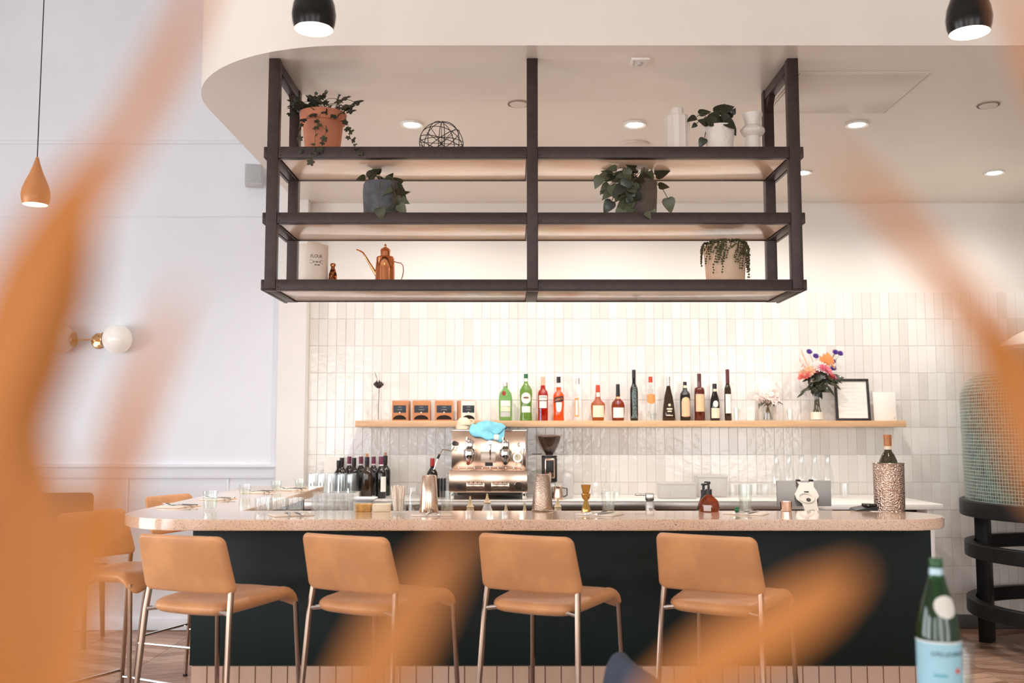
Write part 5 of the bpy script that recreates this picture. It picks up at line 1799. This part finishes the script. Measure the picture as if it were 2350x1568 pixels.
# bottles with pour spouts in the rail behind the bar
for px, ytop, yb, mat, lab in ((1079, 1139, 1164, M('cream_liqueur', C(236, 214, 176), .4, var=(20, .08)), 'pale bottle with a pour spout, first in the rail'), (1118, 1133, 1154, M('white_bottle', C(226, 222, 216), .3, var=(20, .05)), 'white bottle with a red band and pour spout'),
                               (1161, 1158, 1180, G_BROWN, 'bottle with only its cream pour spout showing, third in the rail'), (1204, 1154, 1180, G_BROWN, 'bottle with only its cream pour spout showing, left of the matte tin'), (1280, 1144, 1164, M('cream_liqueur'), 'pale bottle with a pour spout, right of the matte tin')):
    Y = 4.98
    p = P(px, yb, Y)
    t = thing('rail_bottle', lab, 'bottle', (p.x, Y, .8705), 0, 'pour spout bottles in the rail')
    zs, ze = P(px, yb, Y).z - .8705, P(px, ytop, Y).z - .8705
    zs = max(zs, .14)
    MB().lathe([(0, 0), (.034, 0), (.036, .006), (.036, zs * .62), (.030, zs * .75), (.017, zs * .93), (.016, zs)], 22).build('glass', mat, t)
    if px == 1118:
        MB().lathe([(.0365, zs * .40), (.0368, zs * .41), (.0368, zs * .66), (.035, zs * .67)], 22).build('band', M('band_red', C(206, 52, 36), .5, var=(30, .1)), t)
    MB().lathe([(.017, zs - .004), (.019, zs + .002), (.013, zs + .008), (.008, zs + .02), (.006, zs + .03), (.0035, ze), (0, ze)], 14).build('pour_spout', M('spout_cream', C(232, 204, 160), .5, var=(30, .1)), t)

# tablet till
Yt = 4.75
c0 = P(1848, 1133, Yt)
t = thing('tablet_till', 'grey tablet till on a white stand seen from behind', 'tablet', (c0.x, Yt, .8705))
k = KS(1133, Yt)
z = lambda y: P(1848, y, Yt).z - .8705
TAB = M('tablet_grey', C(98, 94, 92), .45, 0, var=(10, .06))
WP = M('stand_white', C(238, 228, 216), .35, var=(10, .03))
top, bot = z(1107), z(1160)
yt, yb = .06, -.06       # leans away from the barman, screen to the back
vs = [(-57 * k, yt, top), (69 * k, yt, top), (50 * k, yb, bot), (-72 * k, yb, bot)]
vs += [(x, y + .012, zq + .004) for x, y, zq in vs]
MB().add(vs, [(3, 2, 1, 0), (4, 5, 6, 7), (0, 1, 5, 4), (1, 2, 6, 5), (2, 3, 7, 6), (3, 0, 4, 7)]).build('tablet', TAB, t)
e = .004
vs2 = [(-56 * k, yt + .013, top), (68 * k, yt + .013, top), (49 * k, yb + .013, bot), (-71 * k, yb + .013, bot)]
MB().add(vs2 + [(x, y + .002, zq) for x, y, zq in vs2], [(0, 1, 2, 3), (7, 6, 5, 4), (0, 4, 5, 1), (2, 6, 7, 3)]).build('screen', DARK, t)
out = [(-12, 1106), (-9, 1114), (-17, 1125), (-26, 1135), (-25, 1146), (-16, 1154), (-15, 1172), (16, 1172), (16, 1158), (19, 1146), (27, 1138), (26, 1128), (22, 1118), (26, 1106), (20, 1105), (17, 1109), (-4, 1109), (-6, 1105)]
pts = []
for dx, y in out:
    q = (z(y) - bot) / (top - bot)
    q = max(min(q, 1.1), -.6)
    pts.append((dx * k, yb + (yt - yb) * q - .004, z(y)))
n = len(pts)
MB().add(pts + [(x, y - .016, zq) for x, y, zq in pts], [tuple(range(n)), tuple(reversed(range(n, 2 * n)))] + [(i, n + i, n + (i + 1) % n, (i + 1) % n) for i in range(n)]).build('stand', WP, t, smooth=30)
MB().rbox(-.03, .03, -.10, .06, 0, .012, .004).build('stand_foot', WP, t)
MB().rbox(-.014, .014, -.10, -.085, .01, z(1165), .004).build('stand_neck', WP, t)
def on_stand(dx, y):
    q = (z(y) - bot) / (top - bot)
    return (dx * k, yb + (yt - yb) * q - .021, z(y))
rg = on_stand(-3, 1142)
tilt = math.atan2(yt - yb, top - bot)
MB().tube([(17 * k * math.cos(2 * PI * i / 28), 0, 15 * k * math.sin(2 * PI * i / 28)) for i in range(28)], .004, 8, closed=True, mat=Matrix.Translation(rg) @ Matrix.Rotation(-tilt, 4, 'X')).build('swivel_ring', WP, t)
MB().lathe([(0, 0), (5 * k, 0), (5 * k, .003), (0, .003)], 16, Matrix.Translation(on_stand(0, 1146)) @ Matrix.Rotation(PI / 2 - tilt, 4, 'X')).build('lock', DARK, t)
sl = on_stand(1, 1129)
MB().rbox(sl[0] - 5 * k, sl[0] + 5 * k, sl[1] - .003, sl[1] + .004, sl[2] - .003, sl[2] + .003, .001).build('slot', DARK, t)
for dx in (-8, 22):
    q = on_stand(dx, 1106)
    MB().rbox(q[0] - 4 * k, q[0] + 4 * k, q[1], q[1] + .03, q[2] - .002, q[2] + .008, .002).build('clip', DARK, t)

p = barspot(1804, 1174)
t = thing('steel_cup', 'small ribbed steel cup left of the tablet', 'cup', (p.x, p.y, ZB))
k = KS(1174, p.y)
H = P(1804, 1151, p.y).z - ZB
MB().lathe([(0, .001), (12 * k, .001), (14 * k, H), (13.2 * k, H), (11.5 * k, .006), (0, .006)], 14).build('cup', MIRROR, t, smooth=15)
p = barspot(1983, 1172)
t = thing('card_terminal', 'black card terminal lying on the bar beside the wine cooler', 'card terminal', (p.x, p.y, ZB), math.radians(8))
k = KS(1172, p.y)
MB().add([(-28 * k, -.03, 0), (28 * k, -.03, 0), (28 * k, .04, 0), (-28 * k, .04, 0), (-27 * k, -.03, .004), (27 * k, -.03, .02), (27 * k, .04, .026), (-22 * k, .04, .012)],
         [(3, 2, 1, 0), (4, 5, 6, 7), (0, 1, 5, 4), (1, 2, 6, 5), (2, 3, 7, 6), (3, 0, 4, 7)]).build('body', DARK, t)
MB().rbox(2 * k, 25 * k, -.02, .03, .017, .030, .002).build('screen', G_BLACK, t)

# hammered cooler with a bottle
p = barspot(2042, 1172)
k = KS(1172, p.y)
t = thing('wine_cooler', 'hammered copper-tinted wine cooler near the right end of the bar', 'wine cooler', (p.x, p.y, ZB))
H = P(2042, 1063, p.y).z - ZB
HAM = M('hammered_steel', C(206, 182, 166), .2, 1.0, var=(8, .05))
nt = HAM.node_tree
vo = nt.nodes.new('ShaderNodeTexVoronoi'); vo.inputs['Scale'].default_value = 130
tcn = nt.nodes.new('ShaderNodeTexCoord')
nt.links.new(tcn.outputs['Object'], vo.inputs['Vector'])
bpn = nt.nodes.new('ShaderNodeBump'); bpn.inputs['Strength'].default_value = .9; bpn.inputs['Distance'].default_value = .004
nt.links.new(vo.outputs['Distance'], bpn.inputs['Height'])
nt.links.new(bpn.outputs['Normal'], nt.nodes['Principled BSDF'].inputs['Normal'])
MB().lathe([(0, .0), (33 * k, .0), (33.5 * k, .003), (34.5 * k, H), (33 * k, H), (32 * k, .012), (0, .012)], 48).build('wall', HAM, t)
MB().lathe([(34.6 * k, H - .003), (35.4 * k, H - .001), (34.5 * k, H + .002), (33 * k, H)], 48).build('rim', TIN, t)
t = thing('wine_bottle', 'olive glass wine bottle with an orange capsule in the cooler', 'bottle', (p.x, p.y, ZB + .0125))
z = lambda y: P(2042, y, p.y).z - ZB - .0125
MB().lathe([(0, 0), (20 * k, 0), (20.5 * k, .006), (20.5 * k, z(1066)), (19.5 * k, z(1057)), (14 * k, z(1044)), (8.6 * k, z(1036)), (8, z(1030))][:-1] + [(8 * k, z(1030)), (8 * k, z(998))], 28).build('glass', M('olive_bottle_glass', C(62, 50, 22), .08, var=(10, .1), coat=.3), t)
MB().lathe([(8.3 * k, z(1032)), (8.5 * k, z(1024))], 20).build('neck_label', PAPER_Y, t)
MB().lathe([(8.6 * k, z(1024)), (8.8 * k, z(998)), (0, z(997))], 20).build('capsule', M('capsule_orange', C(196, 120, 56), .35, var=(60, .25)), t)
t = thing('coaster', 'pale paper coaster partly under the hammered cooler', 'coaster', (p.x - .05, p.y - .03, ZB + .0002))
MB().rbox(-.05, .02, -.05, .0, 0, .0006, .0002).build('paper', PAPER, t)

# ================================================================== oven at the right
OX, OY, OR = 3.72, 6.45, .75
MOS = bpy.data.materials.new('green_mosaic')
MATS['green_mosaic'] = MOS
MOS.use_nodes = True
nt = MOS.node_tree
b = nt.nodes['Principled BSDF']
tc = nt.nodes.new('ShaderNodeTexCoord')
sp = nt.nodes.new('ShaderNodeSeparateXYZ')
nt.links.new(tc.outputs['Object'], sp.inputs[0])


def mth(op, a, b2=None, c=None):
    n = nt.nodes.new('ShaderNodeMath')
    n.operation = op
    for i, v in enumerate((a, b2, c)):
        if v is None:
            continue
        if isinstance(v, (int, float)):
            n.inputs[i].default_value = v
        else:
            nt.links.new(v, n.inputs[i])
    return n.outputs[0]


CELL = .0215
ang = mth('MULTIPLY', mth('ARCTAN2', sp.outputs[1], sp.outputs[0]), OR / CELL)
zc = mth('MULTIPLY', sp.outputs[2], 1 / CELL)
ga = mth('ABSOLUTE', mth('SUBTRACT', mth('FRACT', ang), .5))
gz = mth('ABSOLUTE', mth('SUBTRACT', mth('FRACT', zc), .5))
grout = mth('GREATER_THAN', mth('MAXIMUM', ga, gz), .41)
wn = nt.nodes.new('ShaderNodeTexWhiteNoise')
cb = nt.nodes.new('ShaderNodeCombineXYZ')
nt.links.new(mth('FLOOR', ang), cb.inputs[0])
nt.links.new(mth('FLOOR', zc), cb.inputs[1])
nt.links.new(cb.outputs[0], wn.inputs['Vector'])
rp = nt.nodes.new('ShaderNodeValToRGB')
rp.color_ramp.elements[0].color = C(26, 46, 42)
rp.color_ramp.elements[1].color = C(70, 100, 90)
nt.links.new(wn.outputs['Value'], rp.inputs['Fac'])
mx = nt.nodes.new('ShaderNodeMix')
mx.data_type = 'RGBA'
nt.links.new(grout, mx.inputs['Factor'])
nt.links.new(rp.outputs['Color'], mx.inputs['A'])
mx.inputs['B'].default_value = C(158, 165, 156)
nt.links.new(mx.outputs['Result'], b.inputs['Base Color'])
nt.links.new(mth('MULTIPLY_ADD', grout, .5, .15), b.inputs['Roughness'])
bp = nt.nodes.new('ShaderNodeBump')
bp.inputs['Strength'].default_value = .6
bp.inputs['Distance'].default_value = .004
nt.links.new(mth('SUBTRACT', 1.0, grout), bp.inputs['Height'])
nt.links.new(bp.outputs['Normal'], b.inputs['Normal'])

OVB = M('oven_black_steel', C(26, 26, 28), .45, .3, var=(12, .2), bump=(80, .05))
t = thing('pizza_oven', 'round green mosaic pizza oven on a black hoop stand', 'oven', (OX, OY, 0))
pr = [(0, .965), (.742, .965), (.748, 1.2), (.755, 1.62)]
for i in range(1, 9):
    a = PI / 2 * i / 8
    pr.append((.755 - .22 * (1 - math.cos(a)), 1.62 + .20 * math.sin(a)))
pr.append((0, 1.84))
MB().lathe(pr, 96).build('dome', MOS, t, smooth=60)
MB().lathe([(0, .865), (.775, .865), (.78, .87), (.78, .96), (.775, .966), (0, .966)], 96).build('base_ring', OVB, t)
for a in (141, 51, -39, -129):
    ca, sa = math.cos(math.radians(a)), math.sin(math.radians(a))
    MB().rbox(-.06, .06, -.04, .04, 0, .866, .004, mat=Matrix.Translation((.66 * ca, .66 * sa, 0)) @ Matrix.Rotation(math.radians(a + 90), 4, 'Z')).build('leg', OVB, t)
for z0 in (.60, .235):
    MB().lathe([(.70, z0), (.755, z0), (.758, z0 + .004), (.758, z0 + .088), (.755, z0 + .092), (.70, z0 + .092), (.70, z0)], 96).build('hoop', OVB, t)
WHM = M('hood_white', C(236, 232, 226), .3, var=(6, .03))
hd = thing('oven_hood', 'white domed flue hood above the mosaic oven', 'hood', (OX, OY, 1.845))
MB().lathe([(0, 1.845), (.40, 1.845), (.52, 1.93), (.535, 1.94), (.535, 1.965), (.50, 1.985), (.40, 2.05), (.25, 2.12), (.11, 2.16), (.10, 2.2), (.10, ZS)], 64, Matrix.Translation((OX, OY, 0))).build('hood', WHM, hd, world=True)
MB().lathe([(.536, 1.945), (.540, 1.947), (.540, 1.960), (.536, 1.962)], 64, Matrix.Translation((OX, OY, 0))).build('band', STEEL, hd, world=True)

# ================================================================== pendant lamps, sconce, speaker
BLKL = M('pendant_black', C(36, 32, 31), .25, .6, var=(8, .2))
TANL = M('pendant_tan', C(206, 138, 88), .4, .2, var=(8, .12))
GLOW = M('pendant_glow', (1, 1, 1, 1), .5, emis=((1, .86, .66, 1), 14))
INNER = M('pendant_inside', C(250, 236, 212), .5, var=(10, .03))
CORD = M('cord_black', C(30, 28, 28), .6, var=(30, .1))


def pendant(label, px, py, Y, mat, power):
    p = P(px, py, Y)
    t = thing('pendant_lamp', label, 'pendant lamp', p, 0, 'teardrop pendant lamps')
    pr = [(.064, .0), (.071, .022), (.0745, .05), (.070, .085), (.056, .125), (.036, .17), (.020, .215), (.008, .258), (.004, .265), (0, .266)]
    MB().lathe(pr, 40).build('shade', mat, t, smooth=60)
    MB().lathe([(.0635, .0008), (.068, .03), (.066, .07), (.04, .12), (0, .13)], 32).build('shade_lining', INNER, t, smooth=60)
    MB().lathe([(0, .016), (.05, .02), (.058, .026), (0, .03)], 32).build('lamp', GLOW, t)
    MB().tube([(0, 0, .262), (0, 0, ZC - p.z)], .0028, 6).build('cord', CORD, t)
    MB().lathe([(0, 0), (.05, 0), (.05, -.02), (0, -.025)], 24, Matrix.Translation((0, 0, ZC - p.z))).build('ceiling_rose', mat, t)
    d = bpy.data.lights.new('pendant_light', 'SPOT')
    d.energy = power
    d.color = (1, .84, .64)
    d.spot_size = math.radians(110)
    d.spot_blend = .9
    d.shadow_soft_size = .05
    o = bpy.data.objects.new('pendant_light', d)
    COL.objects.link(o)
    o.location = (p.x, p.y, p.z - .005)


pendant('black teardrop pendant lamp above the left end of the rack', 720, 68, 3.27, BLKL, 9)
pendant('black teardrop pendant lamp at the upper right corner', 2225, 76, 3.27, BLKL, 9)
pendant('small tan teardrop pendant lamp on a long cord at far left', 81, 470, 5.30, TANL, 9)

SBR = M('satin_brass', C(222, 182, 134), .22, 1.0, var=(10, .08))
OPAL = M('opal_glass', C(246, 242, 236), .15, var=(8, .02), coat=.4, emis=((1, .93, .84, 1), .08))
p = P(228, 783, YL)
t = thing('wall_sconce', 'brass two-globe wall sconce on the left wall', 'wall lamp', (p.x, YL, p.z))
k = KS(783, YL)
MB().lathe([(0, .0), (18 * k, 0), (18 * k, .008), (16 * k, .012), (0, .012)], 36, Matrix.Rotation(PI / 2, 4, 'X')).build('backplate', SBR, t)
for zz in (-.035, .035):
    MB().ball((0, -.013, zz), .004, 8, 6).build('screw', BLKL, t)
MB().tube([(0, -.01, 0), (0, -.09, 0)], .008, 10).build('arm', SBR, t)
MB().tube([(-46 * k, -.09, 0), (22 * k, -.09, .006)], .005, 10).build('crossbar', SBR, t)
for s, gx, cx in ((-1, -80, -45), (1, 52, 20)):
    MB().lathe([(0, 0), (17 * k, 0), (17 * k, .006), (0, .008)], 28, Matrix.Translation((cx * k, -.09, .004)) @ Matrix.Rotation(PI / 2 * s, 4, 'Y')).build('globe_holder', SBR, t)
    MB().ball((gx * k, -.09, .006), 33 * k, 32, 20).build('globe', OPAL, t)

p = P(583, 404, 7.12)
t = thing('wall_speaker', 'small pale grey speaker box on the wall under the soffit', 'speaker', (p.x, 7.12, p.z))
k = KS(404, 7.12)
SPK = M('speaker_grey', C(206, 208, 210), .6, var=(10, .04))
MB().rbox(-20 * k, 20 * k, -.07, .07, -23 * k, 23 * k, .008, mat=Matrix.Rotation(math.radians(12), 4, 'Z')).build('cabinet', SPK, t)
MB().rbox(-18 * k, 18 * k, -.076, -.069, -21 * k, 21 * k, .004, mat=Matrix.Rotation(math.radians(12), 4, 'Z')).build('grille', M('grille_grey', C(190, 193, 196), .8, var=(60, .08), bump=(300, .4)), t)
MB().rbox(-.02, .02, .05, YL - 7.12, -.015, .015, .003).build('bracket', SPK, t)

# dark upholstered chair by the left wall
p = P(112, 1132, 6.6)
t = thing('dining_chair', 'dark grey upholstered chair back behind the orange leaves at far left', 'chair', (p.x, 6.8, 0), math.radians(6))
UPH = M('dark_upholstery', C(84, 78, 78), .8, var=(9, .2), bump=(150, .2))
LEGW = M('dark_wood_leg', C(54, 42, 36), .5, var=(10, .2))
MB().rbox(-.26, .26, -.23, -.15, .44, p.z, .03, 4).build('backrest', UPH, t)
MB().rbox(-.26, .26, -.22, .24, .40, .50, .03, 4).build('seat', UPH, t)
for sx in (-1, 1):
    for sy in (-1, 1):
        MB().tube([(sx * .22, sy * .19, .41), (sx * .235, sy * .205, 0)], [.02, .014], 10).build('leg', LEGW, t)

# ================================================================== near things: high table, bottle, glass, chair
TABW = M('table_walnut', C(92, 66, 54), .4, var=(5, .25), stretch=(1, 10, 1))
t = thing('high_table', 'dark wooden table under the green water bottle', 'table', (1.05, 1.9, 0))
ZN = .875
MB().rbox(.55, 1.55, 1.55, 2.205, ZN - .03, ZN, .005).build('table_top', TABW, t, world=True)
for x in (.62, 1.48):
    for y in (1.62, 2.14):
        MB().tube([(x, y, 0), (x, y, ZN - .03)], .022, 12).build('leg', OVB, t, world=True)
YP = 1.95
xp = P(2155, 1500, YP).x
t = thing('water_bottle', 'green glass mineral water bottle with a pale blue label, close to the lens', 'bottle', (xp, YP, ZN))
k = KS(1420, YP)
z = lambda y: P(2155, y, YP).z - ZN
GB = glass('deep_green_glass', (.06, .34, .08, 1), body=.35, bodycol=C(20, 92, 34))
MB().lathe([(0, .003), (38 * k, 0), (45 * k, .003), (47.5 * k, .012), (48 * k, z(1470)), (46 * k, z(1440)), (40 * k, z(1405)), (31 * k, z(1370)), (22 * k, z(1340)), (16.5 * k, z(1318)), (14.5 * k, z(1303))], 40).build('glass', GB, t)
MB().lathe([(13.5 * k, z(1304)), (14.5 * k, z(1302)), (15 * k, z(1298)), (14.5 * k, z(1284)), (13 * k, z(1281)), (0, z(1281))], 24).build('cap', M('cap_deep_green', C(16, 84, 34), .35, var=(30, .15)), t)
MB().lathe([(17.6 * k, z(1329)), (15.2 * k, z(1303))], 32).build('neck_foil', M('neck_foil_blue', C(176, 200, 210), .35, .2, var=(20, .08)), t)
LB = M('label_pale_blue', C(164, 208, 222), .55, var=(14, .06))
rl = 48.5 * k
wrap_label(rl, rl * 4.2, .02, z(1466), LB, t, n=40)
wrap_label(rl + .0004, rl * 4.2, z(1469), z(1465), M('label_edge_white', C(236, 236, 236), .5, var=(20, .03)), t, n=40, name='label_edge')
INKB = M('label_ink', C(44, 58, 76), .6, var=(30, .1))
wrap_text('S.PELLEGRINO', 14 * k, rl + .0008, z(1497), INKB, t, .92, .08)
TEAL = M('label_teal_ink', C(84, 170, 186), .6, var=(40, .1))
wrap_label(rl + .0006, 30 * k, z(1543), z(1538), TEAL, t, ang=-.35, name='print_line')
st = []
for i in range(10):
    a = PI / 2 + 2 * PI * i / 10
    r_ = (9 if i % 2 == 0 else 4.2) * k
    st.append((r_ * math.cos(a), r_ * math.sin(a)))
vs = [((rl + .001) * math.sin(.47), -(rl + .001) * math.cos(.47), z(1530))]
for a, c_ in st:
    q = .47 + a / rl
    vs.append(((rl + .001) * math.sin(q), -(rl + .001) * math.cos(q), z(1530) + c_))
MB().add(vs, [(0, 1 + i, 1 + (i + 1) % 10) for i in range(10)]).build('star_emblem', M('star_red', C(238, 74, 24), .5, var=(40, .05)), t, smooth=0)
# oval medallion on the sloping shoulder
vs, n = [], 28
def shoulder(y):
    yy = [(1330, 19.5), (1340, 22), (1370, 31), (1405, 40), (1440, 46)]
    for (ya, ra), (yb_, rb) in zip(yy, yy[1:]):
        if ya <= y <= yb_:
            return (ra + (rb - ra) * (y - ya) / (yb_ - ya)) * k + .0012
    return 46 * k
def med(dx, y):
    r_ = shoulder(y)
    q = .12 + dx * k / r_
    return (r_ * math.sin(q), -r_ * math.cos(q), z(y))
rings = [[med(0, 1388)]]
for s_ in (.35, .7, 1.0):
    rings.append([med(27 * s_ * math.cos(2 * PI * i / n), 1388 - 25 * s_ * math.sin(2 * PI * i / n)) for i in range(n)])
vs = [p_ for r_ in rings for p_ in r_]
fs = [(0, 1 + i, 1 + (i + 1) % n) for i in range(n)]
for q in range(2):
    fs += [(1 + q * n + i, 1 + (q + 1) * n + i, 1 + (q + 1) * n + (i + 1) % n, 1 + q * n + (i + 1) % n) for i in range(n)]
MB().add(vs, fs).build('medallion', M('medallion_cream', C(228, 222, 212), .5, var=(18, .12)), t)
p = P(2198, 1530, 2.13)
tumbler('drinking_glass', 'clear drinking glass beside the green water bottle', None, (p.x, 2.13, ZN), .034, P(2198, 1478, 2.13).z - ZN, water=.4, taper=.85)

p = P(1425, 1531, 2.35)
t = thing('shell_chair', 'navy upholstered chair with only the top of its back in view', 'chair', (p.x - .225, 2.30, 0), math.radians(-80))
NAVY = M('navy_fabric', C(52, 62, 82), .8, var=(20, .2), bump=(200, .25))


def chair_back(x, y, zq):
    return (x * (1 - .25 * max(0, y)), .20 + .5 * x * x - zq + .12 * (y + .2), .66 + y * 1.02)


MB().pad(.42, .46, .055, .10, chair_back).build('backrest', NAVY, t, smooth=80)
MB().pad(.46, .46, .07, .08, lambda x, y, q: (x, y, q + .45)).build('seat', NAVY, t, smooth=80)
for sx in (-1, 1):
    for sy in (-1, 1):
        MB().tube([(sx * .17, sy * .16, .43), (sx * .21, sy * .21, 0)], [.016, .011], 10).build('leg', LEGW, t)

# ================================================================== dried leaves right in front of the lens
LF = M('dried_orange_leaf', C(176, 105, 32), .6, var=(12, .18), stretch=(1, 1, .2))
b = LF.node_tree.nodes['Principled BSDF']
CONS = thing('console_table', 'narrow console below the lens holding the dried leaves', 'table', (.1, .28, 0))
MB().rbox(-.6, .8, .12, .46, .77, .80, .004).build('table_top', TABW, CONS, world=True)
for x in (-.55, .75):
    for y in (.16, .42):
        MB().tube([(x, y, 0), (x, y, .77)], .018, 10).build('leg', OVB, CONS, world=True)


def vase_of_leaves(label, vx, vy, blades):
    t = thing('dried_leaf_vase', label, 'dried leaves', (vx, vy, .80))
    MB().lathe([(0, 0), (.055, 0), (.075, .06), (.07, .14), (.04, .22), (.032, .27), (.037, .29), (.032, .29), (.027, .26), (0, .25)], 32).build('vase', CER, t)
    for pts in blades:
        path, rad = [], []
        for px, py, Y, w in pts:
            path.append(P(px, py, Y))
            rad.append(w / 2 * KS(py, Y))
        # densify with a smooth curve
        fine, fr = [], []
        n = len(path)
        for i in range(n - 1):
            p0, p1, p2, p3 = path[max(i - 1, 0)], path[i], path[i + 1], path[min(i + 2, n - 1)]
            for q in range(5):
                u = q / 5
                fine.append(.5 * ((2 * p1) + (p2 - p0) * u + (2 * p0 - 5 * p1 + 4 * p2 - p3) * u * u + (3 * p1 - p0 - 3 * p2 + p3) * u ** 3))
                fr.append(rad[i] + (rad[i + 1] - rad[i]) * u)
        fine.append(path[-1])
        fr.append(rad[-1])
        o = MB().tube(fine, fr, 12, flat=.10, up=(0, 1, 0)).build('leaf', LF, t, world=True, smooth=80)
        a = Vector((vx + random.uniform(-.012, .012), vy + random.uniform(-.012, .012), 1.06))
        e = fine[0]
        mid = a.lerp(e, .5) + Vector((0, .0, .03))
        MB().tube([a, a.lerp(mid, .5) + Vector((0, 0, .02)), mid, e], .0025, 6).build('stem', M('dry_stem'), t, world=True)
    return t


vase_of_leaves('vase of tall orange dried leaves filling the left foreground out of focus', -.17, .26, [
    [(20, 1800, .22, 40), (50, 1500, .22, 290), (40, 1250, .22, 290), (10, 1000, .22, 210), (50, 800, .215, 250), (105, 640, .21, 235), (155, 500, .205, 160), (200, 390, .20, 60), (225, 320, .20, 10)],
    [(130, 1800, .21, 30), (170, 1480, .21, 120), (210, 1290, .21, 140), (258, 1110, .205, 95), (315, 920, .20, 72), (375, 770, .20, 50), (425, 650, .20, 6)],
    [(-80, 1150, .20, 40), (0, 850, .20, 150), (90, 640, .20, 150), (190, 470, .195, 95), (290, 310, .19, 72), (385, 140, .19, 72), (460, -20, .19, 50), (510, -160, .19, 6)],
    [(700, 1800, .21, 30), (800, 1640, .21, 120), (880, 1510, .21, 150), (945, 1400, .21, 135), (1005, 1310, .21, 95), (1060, 1230, .21, 40), (1095, 1180, .21, 10)],
    [(1400, 1720, .22, 20), (1530, 1600, .22, 100), (1650, 1515, .22, 140), (1770, 1445, .22, 140), (1880, 1375, .22, 115), (1975, 1310, .22, 30)],
])
vase_of_leaves('vase of orange dried leaves reaching in from the right edge out of focus', .30, .27, [
    [(2560, 1290, .22, 60), (2450, 1080, .22, 230), (2350, 900, .22, 190), (2255, 750, .215, 105), (2140, 600, .21, 70), (2010, 450, .205, 48), (1890, 345, .20, 8)],
    [(2500, 420, .20, 30), (2430, 250, .20, 70), (2370, 110, .20, 60), (2325, -20, .20, 45), (2300, -120, .20, 8)],
])
